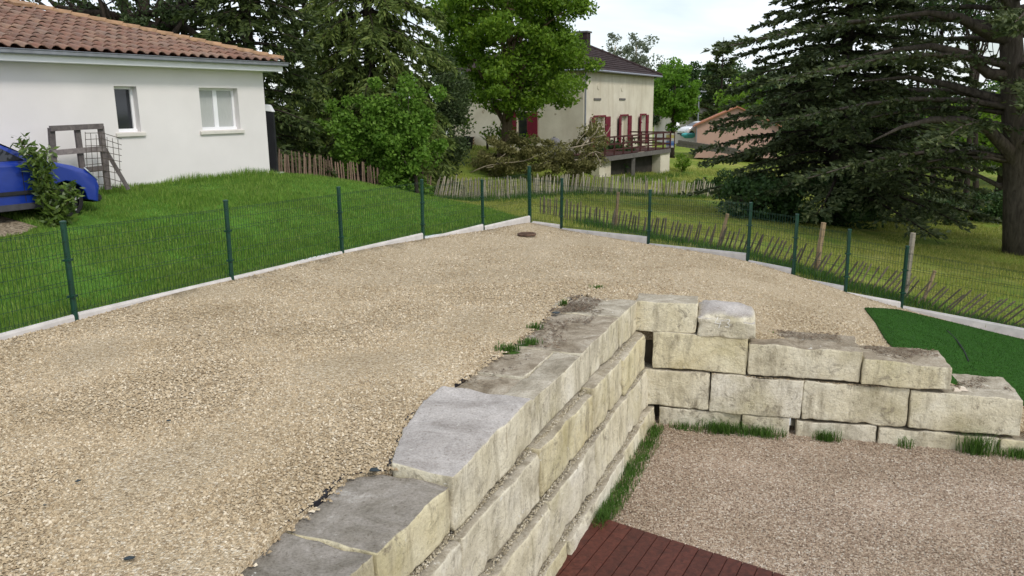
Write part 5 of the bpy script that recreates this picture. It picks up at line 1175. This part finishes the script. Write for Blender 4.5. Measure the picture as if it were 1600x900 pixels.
# low block wall
wA, wB2 = Q(1058, 222, 63), Q(1150, 236, 59); gw = thing('garden_wall', 'low grey concrete block wall in front of the pink house', 'wall', (wA[0], wA[1], T(wA[0], wA[1])))
M['blockwork'] = m_plain('grey_blockwork', (.15, .135, .12), .95, .2, 2, .4); n = 18
for i in range(n):
    for c in range(2):
        a = wA + (wB2 - wA) * (i + (.5 if c % 2 else 0)) / n; b_ = wA + (wB2 - wA) * (i + .96 + (.5 if c % 2 else 0)) / n; z_ = np.interp(i, [0, n], [Q(1058, 226, 63)[2], Q(1150, 240, 59)[2]]) + c * .235
        MB().bar((a[0], a[1], z_), (b_[0], b_[1], z_), .2, .225).build('concrete_block', M['blockwork'], gw)
pq = Q(1091, 180, 84); pole = thing('lamp_post', 'slim grey lamp post between the pale and pink houses', 'lamp post', (pq[0], pq[1], -2)); MB().tube([(pq[0], pq[1], -2), (pq[0], pq[1], Q(1091, 143, 84)[2])], [.08, .05], 7).build('pole', M['zinc'], pole)
MB().box((pq[0] + .3, pq[1], Q(1091, 143, 84)[2]), (.8, .2, .12)).build('lamp_head', M['zinc'], pole)
q = Q(1055, 206, 80); wt = thing('white_tank', 'white barrel-shaped tank beside the lime green tree', 'tank', (q[0], q[1], q[2])); MB().tube([q, q + (0, 0, .2), q + (0, 0, .75), q + (0, 0, .9)], [.33, .4, .4, .22], 12).build('body', M['white_pvc'], wt, smooth=True); MB().tube([q + (0, 0, .88), q + (0, 0, .98)], .1, 8).build('lid', M['white_pvc'], wt)

# ------------------------------------------------------------------ cars
def build_car(name, label, loc, ang, paint, scale=1.0, detail=True):
    """own axes: x forward, y left; z up; wheels on z = 0; the origin under the right front wheel"""
    root = thing(name, label, 'car', loc); root.rotation_euler.z = ang; root.scale = (scale,) * 3; half = .82; oy = half
    # lower body as lofted side profiles
    top = [(.63, .38), (.66, .52), (.62, .66), (.50, .80), (.20, .92), (-.25, 1.02), (-.95, 1.03), (-1.8, 1.05), (-2.6, 1.07), (-3.15, 1.02), (-3.24, .7), (-3.2, .42)]
    def loft(sections, mat, nm, par, close=True):
        mm_ = MB(); n = len(sections[0])
        for s_ in sections: mm_.v += [tuple(q) for q in s_]
        for i in range(len(sections) - 1):
            for k in range(n if close else n - 1):
                k2 = (k + 1) % n; mm_.f.append((i * n + k, i * n + k2, (i + 1) * n + k2, (i + 1) * n + k))
        mm_.f.append(tuple(range(n))[::-1]); mm_.f.append(tuple((len(sections) - 1) * n + k for k in range(n)))
        me = bpy.data.meshes.new(nm); me.from_pydata(mm_.v, [], mm_.f); me.materials.append(mat); bm = bmesh.new(); bm.from_mesh(me); bmesh.ops.recalc_face_normals(bm, faces=bm.faces)
        bm.to_mesh(me); bm.free(); o = link(nm, me, par); 
        return o
    arch = []
    def lower(y_, inset):   # underside with wheel arches cut in
        pts = []
        for cx in (0., -2.5):
            for k in range(9):
                a = math.pi * k / 8; pts.append((cx + .365 * math.cos(a) * 1.0, .29 + .37 * math.sin(a)))
        return [(.60, .24)] + pts[:9] + pts[9:] + [(-3.15, .26)]
    secs = []
    for y_, ins, lift in ((-.0, .10, -.03), (.04, .03, 0), (.16, 0, .0), (half, -.02, .02), (2 * half - .16, 0, 0), (2 * half - .04, .03, 0), (2 * half, .10, -.03)):
        up_ = [(x - (ins if x > 0 else -ins), y_, z + lift - (.02 if ins > .05 else 0)) for x, z in top]; lo_ = [(x - (ins * .6 if x > .5 else 0), y_, z) for x, z in lower(y_, ins)][::-1]
        secs.append(up_ + lo_)
    body = loft(secs, paint, 'body', root)
    for p_ in body.data.polygons: p_.use_smooth = True
    sd = body.modifiers.new('round', 'BEVEL'); sd.width = .06; sd.segments = 4; sd.limit_method = 'ANGLE'; sd.angle_limit = R(28); sd.harden_normals = True
    # cabin
    cab = [(-.28, 1.0), (-1.05, 1.42), (-1.5, 1.53), (-2.4, 1.52), (-2.95, 1.40), (-3.18, 1.02)]
    secs = [[(x * 1. + (0.02 if x > -1 else 0), y_, 1.0 + (z - 1.0) * hh) for x, z in cab] for y_, hh in ((.05, .02), (.12, .55), (.19, .93), (.32, 1.0), (2 * half - .32, 1.0), (2 * half - .19, .93), (2 * half - .12, .55), (2 * half - .05, .02))]
    cb_ = loft(secs, paint, 'cabin', root); bv = cb_.modifiers.new('round', 'BEVEL'); bv.width = .05; bv.segments = 4; bv.limit_method = 'ANGLE'; bv.angle_limit = R(25); bv.harden_normals = True
    for p_ in cb_.data.polygons: p_.use_smooth = True
    # glass set just outside the cabin skin
    def pane(pts, nm='side_window', mat=None): 
        mm_ = MB(); n = len(pts); nrm = np.cross(np.array(pts[1]) - np.array(pts[0]), np.array(pts[2]) - np.array(pts[0])); nrm = nrm / np.linalg.norm(nrm) * .008
        mm_.add([np.array(q) for q in pts] + [np.array(q) + nrm for q in pts], [tuple(range(n))[::-1], tuple(range(n, 2 * n))] + [(k, (k + 1) % n, n + (k + 1) % n, n + k) for k in range(n)])
        me = bpy.data.meshes.new(nm); me.from_pydata(mm_.v, [], mm_.f); me.materials.append(mat or M['glass']); me.update(); return link(nm, me, cb_)
    for s_ in (0, 1):
        Y = lambda z: ((.05 + .17 * min(1, (z - 1.0) / .5)) - .012) if s_ == 0 else 2 * half - ((.05 + .17 * min(1, (z - 1.0) / .5)) - .012)
        for pl_ in ([(-.62, 1.06), (-1.12, 1.06), (-1.12, 1.38)], [(-1.18, 1.06), (-1.95, 1.06), (-1.95, 1.46), (-1.5, 1.47), (-1.18, 1.42)], [(-2.02, 1.06), (-2.75, 1.06), (-2.62, 1.42), (-2.02, 1.46)]): pane([(x, Y(z), z) for x, z in pl_])
    pane([(-.36, .22, 1.075), (-1.0, .30, 1.42), (-1.0, 2 * half - .30, 1.42), (-.36, 2 * half - .22, 1.075)][::1], 'windscreen')
    # trim, lamps
    def bx(nm, c, s_, mat, par=body, bev=.01):
        mm_ = MB().box(c, s_); me = bpy.data.meshes.new(nm); me.from_pydata(mm_.v, [], mm_.f); me.materials.append(mat); bm = bmesh.new(); bm.from_mesh(me); bmesh.ops.bevel(bm, geom=bm.edges[:], offset=bev, segments=2, affect='EDGES'); bm.to_mesh(me); bm.free(); return link(nm, me, par)
    for yy in (-.012, 2 * half + .012):
        bx('side_strip', (-1.25, yy, .52), (1.55, .03, .07), M['car_trim']); bx('sill_skirt', (-1.25, yy + (.03 if yy < 0 else -.03), .29), (1.72, .05, .12), M['car_sill'])
        bx('door_handle', (-1.85, yy + (.008 if yy < 0 else -.008), .90), (.16, .03, .035), paint)
        bx('door_seam', (-.72, yy + (.017 if yy < 0 else -.017), .68), (.012, .02, .62), M['car_trim'], bev=.002); bx('door_seam', (-1.98, yy + (.017 if yy < 0 else -.017), .68), (.012, .02, .62), M['car_trim'], bev=.002)
        bx('mirror', (-.62, yy - .09 if yy < 0 else yy + .09, 1.08), (.1, .2, .14), paint, body, .03)
    bx('bumper', (.57, half, .30), (.2, 2 * half - .08, .14), M['car_trim'], body, .03); bx('grille', (.635, half, .50), (.06, .8, .10), M['car_trim'], body, .01); bx('rear_bumper', (-3.2, half, .42), (.14, 2 * half - .06, .2), M['car_trim'], body, .03)
    for yy in (.12, 2 * half - .12):
        mm_ = MB(); sg_ = 1 if yy < half else -1; V = [(.635, yy + .18 * sg_, .62), (.62, yy - .085 * sg_, .62), (.42, yy - .125 * sg_, .80), (.38, yy - .08 * sg_, .865), (.50, yy + .16 * sg_, .82)]; V2 = [(x + .012, y_ - .012 * sg_, z + .012) for x, y_, z in V]
        mm_.add(V + V2, [(0, 1, 2, 3, 4), (5, 6, 7, 8, 9)] + [(k, (k + 1) % 5, 5 + (k + 1) % 5, 5 + k) for k in range(5)]); me = bpy.data.meshes.new('headlight'); me.from_pydata(mm_.v, [], mm_.f); me.materials.append(M['lamp_glass']); bm = bmesh.new(); bm.from_mesh(me); bmesh.ops.recalc_face_normals(bm, faces=bm.faces); bm.to_mesh(me); bm.free(); link('headlight', me, body)
        bx('tail_light', (-3.19, yy, .86), (.08, .16, .3), M['red'], body, .02)
    # wheels
    for cx in (0., -2.5):
        for yy, sg_ in ((.0, -1), (2 * half - .18, 1)):
            w_ = MB(); n = 20
            prof = [(.20, 0.01), (.27, .0), (.29, .03), (.29, .15), (.27, .18), (.20, .17)]
            me = bpy.data.meshes.new('wheel')
            for r_, o_ in prof:
                for k in range(n): a = 6.283 * k / n; w_.v.append((cx + r_ * math.cos(a), yy + o_, .29 + r_ * math.sin(a)))
            for i in range(len(prof) - 1):
                for k in range(n): w_.f.append((i * n + k, i * n + (k + 1) % n, (i + 1) * n + (k + 1) % n, (i + 1) * n + k))
            me.from_pydata(w_.v, [], w_.f); me.materials.append(M['tyre']); bm = bmesh.new(); bm.from_mesh(me); bmesh.ops.recalc_face_normals(bm, faces=bm.faces); bm.to_mesh(me); bm.free(); wo_ = link('wheel', me, root)
            yo = yy + .012 if sg_ < 0 else yy + .168
            rm2 = MB(); rm2.tube([(cx, yo + .03 * -sg_, .29), (cx, yo + .05 * -sg_, .29)], .2, n); me = bpy.data.meshes.new('rim_disc'); me.from_pydata(rm2.v, [], rm2.f); me.materials.append(M['car_trim']); link('rim_disc', me, wo_)
            for k in range(5):
                a = 6.283 * k / 5 + .3; sp_ = MB().bar((cx + .03 * math.cos(a), yo + .005 * -sg_, .29 + .03 * math.sin(a)), (cx + .195 * math.cos(a), yo + .005 * -sg_, .29 + .195 * math.sin(a)), .03, .085, (0, 1, 0)); sp_.v = [tuple(q) for q in sp_.v]
                me = bpy.data.meshes.new('spoke'); me.from_pydata(sp_.v, [], sp_.f); me.materials.append(M['alloy']); link('spoke', me, wo_)
            rm2 = MB(); rm2.tube([(cx, yo - .004 * -sg_, .29), (cx, yo + .02 * -sg_, .29)], [.05, .055], 10); me = bpy.data.meshes.new('hub_cap'); me.from_pydata(rm2.v, [], rm2.f); me.materials.append(M['alloy']); link('hub_cap', me, wo_)
    return root
def car_paint(name, c):
    m_, t, b = newmat(name); t.links.new(ramp(t, noise_n(t, coord(t, 'Object'), 7, 5), [(.3, tuple(x * .85 for x in c)), (.7, c)]), b.inputs['Base Color']); b.inputs['Roughness'].default_value = .32; b.inputs['Coat Weight'].default_value = .6; b.inputs['Coat Roughness'].default_value = .12; return m_
M['blue_paint'] = car_paint('blue_car_paint', (.005, .03, .27)); M['white_paint'] = car_paint('white_car_paint', (.7, .7, .72)); M['car_trim'] = m_plain('black_car_plastic', (.02, .02, .024), .6, .2, 9, .1); M['car_sill'] = m_plain('grey_sill_plastic', (.06, .06, .07), .7, .2, 9, .1)
M['tyre'] = m_plain('tyre_rubber', (.014, .014, .015), .85, .2, 12, .3); M['alloy'] = m_plain('alloy_metal', (.50, .50, .50), .35, .1, 6, 0, metallic=.6); M['lamp_glass'] = m_plain('headlight_glass', (.55, .58, .62), .15, .1, 9, 0, spec=.7)
ang = math.atan2(-HD[1], -HD[0])
fwd = -HD; rgt = np.array([fwd[1], -fwd[0], 0]); build_car('blue_car', 'blue hatchback parked by the white wall behind the laurel sapling', (CARP[0] + HD[0] * .15, CARP[1] + HD[1] * .15, CARZ), ang, M['blue_paint'], .97)
q = Q(1071, 206, 76); build_car('white_car', 'white car parked beside the pink house', (q[0] - .3, q[1], Q(1071, 213, 76)[2]), R(205), M['white_paint'], .9)
M['teal'] = m_plain('teal_plastic', (.08, .42, .45), .5, .2, 3, .1); q = Q(1076, 212, 70.5)
o = MB().tube([q + np.array([-.6, 0, .1]), q + np.array([-.3, 0, .02]), q + np.array([.3, 0, .0]), q + np.array([.7, 0, .12])], [.1, .24, .24, .1], 10).build('inflatable_boat', M['teal'], smooth=True); tag(o, 'teal inflatable lying in front of the white car', 'inflatable')

# ------------------------------------------------------------------ small things on the terrace
q = P(823, 362, -.15); q[2] = T(q[0], q[1]); rg_ = thing('drain_cover', 'rusty round drain grating set in the gravel by the corner post', 'drain', q); M['rust'] = m_plain('rusty_iron', (.10, .06, .04), .85, .4, 9, .4)
ringp = [q + np.array([.19 * math.cos(a), .19 * math.sin(a), .045]) for a in np.linspace(0, 6.283, 25)]; MB().tube(ringp, .028, 6, cap=False).build('rim', M['rust'], rg_)
for k in range(-2, 3): MB().bar(q + np.array([-.17 * math.cos(k * .4), k * .07, .05]), q + np.array([.17 * math.cos(k * .4), k * .07, .05]), .02, .025).build('grate_bar', M['rust'], rg_)
M['pale_stone'] = m_plain('pale_loose_stone', (.62, .54, .45), .9, .1, 12, .4)
for i, (s_, o_, sz_) in enumerate(((3.98, -.06, .06), (4.06, -.10, .075))):
    p_ = WB(s_, o_, -1.0); me = stone_mesh('loose_stone', [p_ + np.array(c) * sz_ for c in ((-.8, -.5, 0), (.9, -.4, 0), (.7, .5, 0), (-.7, .4, 0), (-.5, -.3, .7), (.4, -.3, .5), (.4, .3, .6), (-.5, .3, .7))], (8, 8, 8), 91 + i, .006, .02, M['pale_stone'], 0, p_)
    o = link('loose_stone', me, None, p_); tag(o, ['small pale stone lying on the lowest step, nearer the wall', 'flat pale stone lying on the lowest step, nearer the turf'][i], 'stone', 'loose stones on the wall')

# ------------------------------------------------------------------ grass
def blades(xy, z, hgt, wid, rng, lean=.45):
    n = len(xy); a = rng.uniform(0, 6.283, n); h = hgt * rng.uniform(.45, 1.3, n); d = np.column_stack([np.cos(a), np.sin(a)]); ld2 = rng.uniform(0, lean, n) * h; a2 = a + 1.57 + rng.normal(0, .5, n)
    b_ = np.column_stack([xy, z - .01]); w_ = wid * rng.uniform(.6, 1.3, n)
    V = np.empty((n, 3, 3)); V[:, 0] = b_; V[:, 0, :2] -= d * (w_ / 2)[:, None]; V[:, 1] = b_; V[:, 1, :2] += d * (w_ / 2)[:, None]
    V[:, 2] = b_; V[:, 2, 0] += np.cos(a2) * ld2; V[:, 2, 1] += np.sin(a2) * ld2; V[:, 2, 2] += h
    return V.reshape(-1, 3)
def grass(name, lab, V, mat): 
    o = link(name, mesh_np(name, V, np.arange(len(V)).reshape(-1, 3), mat)); tag(o, lab, 'grass', kind='stuff')
M['lawn_blade'] = m_leaf('lawn_blades', [(0, (.045, .12, .012)), (.5, (.125, .265, .026)), (.85, (.22, .38, .05)), (1, (.36, .42, .12))], .5)
M['meadow_blade'] = m_leaf('meadow_blades', [(0, (.12, .18, .02)), (.4, (.26, .32, .04)), (.8, (.40, .41, .08)), (1, (.52, .47, .19))], .5)
M['weed_blade'] = m_leaf('weed_blades', [(0, (.03, .085, .012)), (.6, (.07, .16, .022)), (1, (.14, .24, .05))], .45)
rng = np.random.default_rng(200)
L_ = scatter(lawn, (2300, lambda x, y: np.where(y < 13, 2300, np.where(y < 17, 1700, 1100))))
zz_ = TZ(L_); k = vis(L_, zz_); L_, zz_ = L_[k], zz_[k]
hd_ = (L_ - HC[:2]) @ HN[:2]; ta_ = (L_ - HC[:2]) @ HD[:2]
k = ~((hd_ < .0) & (ta_ > 0)) & ~inpoly(L_, np.array(drvp)[:, :2]) & (L_[:, 1] < 31); L_ = L_[k]; zz_ = zl(L_) if len(L_) < 20000 else TZ(L_)
d_ = (L_ - FL0) @ FLn; zz_ = zz_ + .07 * np.exp(-np.maximum(d_, 0) / 1.5) * np.clip((21 - L_[:, 1]) / 4, 0, 1)
hd_ = (L_ - HC[:2]) @ HN[:2]; ta_ = (L_ - HC[:2]) @ HD[:2]
pat = np.array([noise.noise((p[0] * .9, p[1] * .9, 3.1)) for p in L_]); hh = .075 * (1 + .7 * np.clip(pat, -.6, 1)) * np.where((hd_ < .5) & (ta_ > 0), 1.8, 1)
grass('lawn_grass', 'lush green lawn grass left of the fence', blades(L_, zz_, hh, .015, rng), M['lawn_blade']); print('lawn blades', len(L_))
mead = [tuple(p[:2]) for p in RPOST] + [(26, 12), (34, 40), (22, 62), (-8, 52), (-6, 36)] + [tuple(p) for p in LB[:5]][::-1]
L_ = scatter(mead, (520, lambda x, y: np.where(y < 24, 520, np.where(y < 34, 300, 120)))); zz_ = TZ(L_); k = vis(L_, zz_, 0); L_, zz_ = L_[k], zz_[k]
pat = np.array([noise.noise((p[0] * .45, p[1] * .45, 7.7)) + .5 * noise.noise((p[0] * 1.7, p[1] * 1.7, 1.7)) for p in L_])
k = pat > -.28; L_, zz_, pat = L_[k], zz_[k], pat[k]
grass('meadow_grass', 'rough yellowish mown grass of the meadow beyond the fence', blades(L_, zz_, .085 * (1 + .8 * pat) * np.where(L_[:, 1] > 34, 1.6, 1), np.where(L_[:, 1] > 30, .035, .02), rng, .9), M['meadow_blade']); print('meadow blades', len(L_))
o = link('pile', mesh_np('pile', blades(turf_pts[0], turf_pts[1] + .008, .022, .009, rng), np.arange(3 * len(turf_pts[0])).reshape(-1, 3), m_leaf('turf_fibres', [(0, (.012, .05, .004)), (.6, (.03, .10, .009)), (1, (.06, .15, .018))], .2)), tme); o['kind'] = 'stuff'
# taller grass along the palings and kerbs
T_ = []; H_ = []
def strip(path, n, spread, h):
    path = [np.array(p[:2]) for p in path]; seg = rng.integers(0, len(path) - 1, n); u = rng.random((n, 1)); p = np.array(path)[seg] * (1 - u) + np.array(path)[seg + 1] * u + rng.normal(0, spread, (n, 2)); T_.append(p); H_.append(np.full(n, h) * (1 + .5 * np.array([noise.noise((q[0] * 1.3, q[1] * 1.3, 2)) for q in p])))
strip(pathB, 9000, .35, .26); strip(pathC[1:], 9000, .22, .19); strip([p + np.array([0, -.5, 0]) for p in pathA], 2500, .4, .2); strip([fL - dnv * .8, fR - dnv * .8], 1500, .4, .3); strip([at_px(1080, 46), at_px(1200, 46)], 3000, 1.2, .4)
T_ = np.concatenate(T_); H_ = np.concatenate(H_); k = ~inpoly(T_, grav); T_, H_ = T_[k], H_[k]
grass('tall_grass', 'unmown darker grass tufts along the paling fences', blades(T_, TZ(T_), H_, .022, rng, .7), M['weed_blade'])
# ------------------------------------------------------------------ weeds, litter, spilt stones
def tuft(name, lab, p, n, h, r_, grp, wid=.008, cat='weed', rz=0):
    rg2 = np.random.default_rng(int(abs(p[0] * 1000)) + n); V = []; F = []
    p = np.asarray(p, float)
    for _ in range(n):
        a = rg2.uniform(0, 6.283); o_ = np.array([math.cos(a), math.sin(a), 0]); b_ = np.array([np.clip(rg2.normal(0, r_ * .45), -r_, r_), np.clip(rg2.normal(0, r_ * .2), -r_ * .4, r_ * .4), 0]); s_ = np.array([-o_[1], o_[0], 0]) * wid / 2 * rg2.uniform(.6, 1.3); hh_ = h * rg2.uniform(.45, 1.15); sp_ = hh_ * rg2.uniform(.15, .8)
        m1 = b_ + o_ * sp_ * .35 + np.array([0, 0, hh_ * .62]); t1 = b_ + o_ * sp_ + np.array([0, 0, hh_ * rg2.uniform(.75, 1)]); k = len(V); V += [b_ - s_, b_ + s_, m1 + s_ * .8, m1 - s_ * .8, t1]; F += [(k, k + 1, k + 2, k + 3), (k + 3, k + 2, k + 4)]
    k = len(V); nn_ = 10; V += [np.array([r_ * 1.02 * math.cos(j * 6.283 / nn_), r_ * .44 * math.sin(j * 6.283 / nn_), -.02]) for j in range(nn_)] + [np.array([0, 0, .012])]; F += [(k + j, k + (j + 1) % nn_, k + nn_) for j in range(nn_)]
    me = bpy.data.meshes.new(name); me.from_pydata([tuple(v_) for v_ in V], [], F); me.materials.append(M['weed_blade']); o = link(name, me, None, p, (0, 0, rz)); tag(o, lab, cat, grp)
GW = 'grass tufts at the foot of the stepped wall'
for s_, n, h, r_, lab in ((.62, 140, .10, .26, 'thin grass fringe at the foot of the stepped wall by the dark hole'), (1.12, 480, .17, .34, 'thick grass tuft below the second bottom block of the stepped wall'), (1.62, 380, .14, .32, 'spreading grass tuft left of the crack in the bottom course'),
        (2.45, 200, .17, .18, 'upright grass tuft right of the crack in the bottom course'), (3.42, 45, .17, .12, 'small sparse grass tuft at the middle of the bottom course'), (4.25, 190, .32, .24, 'tallest grass tuft with long arching blades at the stepped wall'), (4.75, 420, .14, .32, 'dense low weed clump right of the tallest grass tuft'), (5.15, 220, .15, .3, 'weed clump at the right end of the patio gravel')):
    p = WB(s_, .13, PZ); tuft('grass_tuft', lab, p, n, h, r_, GW, rz=math.atan2(BD[1], BD[0]))
GA = 'grass along the foot of the long wall'
for i, s_ in enumerate((7.55, 7.95, 8.4, 8.85, 9.3, 9.75, 10.15)):
    lab = ['grass clump at the deck end of the long wall foot', 'grass second from the deck along the long wall foot', 'grass third from the deck along the long wall foot', 'grass fourth from the deck along the long wall foot', 'grass fifth from the deck along the long wall foot', 'grass second from the corner along the long wall foot', 'grass in the corner where the two walls meet'][i]
    tuft('grass_tuft', lab, WA(s_, -2.10, PZ), [420, 300, 260, 260, 220, 220, 220][i], [.16, .12, .11, .11, .10, .10, .11][i], [.22, .34, .36, .36, .36, .36, .22][i], GA, rz=math.atan2(WD[1], WD[0]))
for i, (px, py, n, h, r_) in enumerate(((793, 548, 150, .10, .14), (828, 536, 120, .08, .14), (836, 513, 90, .09, .10), (880, 477, 60, .09, .06), (932, 449, 50, .06, .12), (1215, 516, 40, .05, .15), (172, 488, 90, .06, .12), (140, 495, 50, .05, .1))):
    p = P(px, py, 0); p[2] = max(T(p[0], p[1]), -.02 if i < 5 else -9); lab = ['bright weed tuft where gravel meets the split coping stone', 'flat weed tuft on the coping beside the split stone', 'weed by the dark membrane on the far coping', 'small weed at the end of the membrane edge', 'tiny weed in the gravel above the wall corner', 'thin weed on the step right of the rounded cap stone', 'weed patch at the kerb near the first left post', 'small weed right by the first left post'][i]
    if i == 5: p = WB(1.62, -.45, -.49)
    tuft('weed_tuft', lab, p, n, h, r_, 'small weeds on the terrace', .009)
def litter(name, lab, fn, spots, mat):
    C_ = []
    for s0, s1, o0, o1, z_, n in spots:
        s_ = rng.uniform(s0, s1, n); o_ = rng.uniform(o0, o1, n); C_ += [fn(a, b_, z_) for a, b_ in zip(s_, o_) if noise.noise((a * 3, b_ * 3, z_)) > -.12]
    C_ = np.array(C_); C_[:, 2] += rng.uniform(.004, .016, len(C_)); n = len(C_); a = rng.uniform(0, 6.283, n); d = np.column_stack([np.cos(a), np.sin(a), rng.normal(0, .15, n)]); sd2 = np.column_stack([-np.sin(a), np.cos(a), rng.normal(0, .3, n)]); l_ = rng.uniform(.008, .035, n)[:, None]
    V = np.stack([C_ - d * l_, C_ + sd2 * .005, C_ + d * l_, C_ - sd2 * .005], 1).reshape(-1, 3); o = link(name, mesh_np(name, V, np.arange(4 * n).reshape(n, 4), mat)); tag(o, lab, 'litter', kind='stuff')
M['litter'] = m_leaf('dry_brown_litter', [(0, (.045, .028, .016)), (.6, (.12, .075, .045)), (1, (.24, .17, .11))], .1)
litter('dry_litter', 'brown dry plant litter on the far coping stones', WA, ((8.0, 10.1, -3.3, -2.75, -.012, 1500), (9.4, 10.4, -3.4, -2.9, .004, 1100), (6.6, 7.9, -3.4, -2.95, -.03, 250), (4.8, 6.3, -3.2, -2.6, .0, 40)), M['litter'])
litter('step_litter', 'brown dry plant litter on the treads of the stepped wall', WB, ((1.5, 2.6, -.64, -.3, -.485, 700), (2.8, 3.8, -.6, -.1, -.625, 900), (3.9, 4.65, -.68, -.2, -.995, 800), (.8, 1.4, -.55, -.3, .01, 40), (4.75, 5.6, -.6, 0, -1.545, 700)), M['litter'])
acc2 = np.array(acc); i_ = rng.integers(0, len(acc2), 900); off_ = np.abs(rng.normal(0, .022, 900)); p = acc2[i_][:, :2] + WN[:2] * off_[:, None] + rng.normal(0, .018, (900, 2))
o = pebble_mesh('spilt_stones', p, np.where(p[:, 1] < 5.4, -.025, -.005) + .004, np.full(900, .022), M['pebble']); tag(o, 'gravel stones spilt over the back edge of the coping', 'gravel', kind='stuff')
b_ = fL + dd_ * dl * .55 + dnv * 2.0; b_ = TG(b_[0], b_[1])
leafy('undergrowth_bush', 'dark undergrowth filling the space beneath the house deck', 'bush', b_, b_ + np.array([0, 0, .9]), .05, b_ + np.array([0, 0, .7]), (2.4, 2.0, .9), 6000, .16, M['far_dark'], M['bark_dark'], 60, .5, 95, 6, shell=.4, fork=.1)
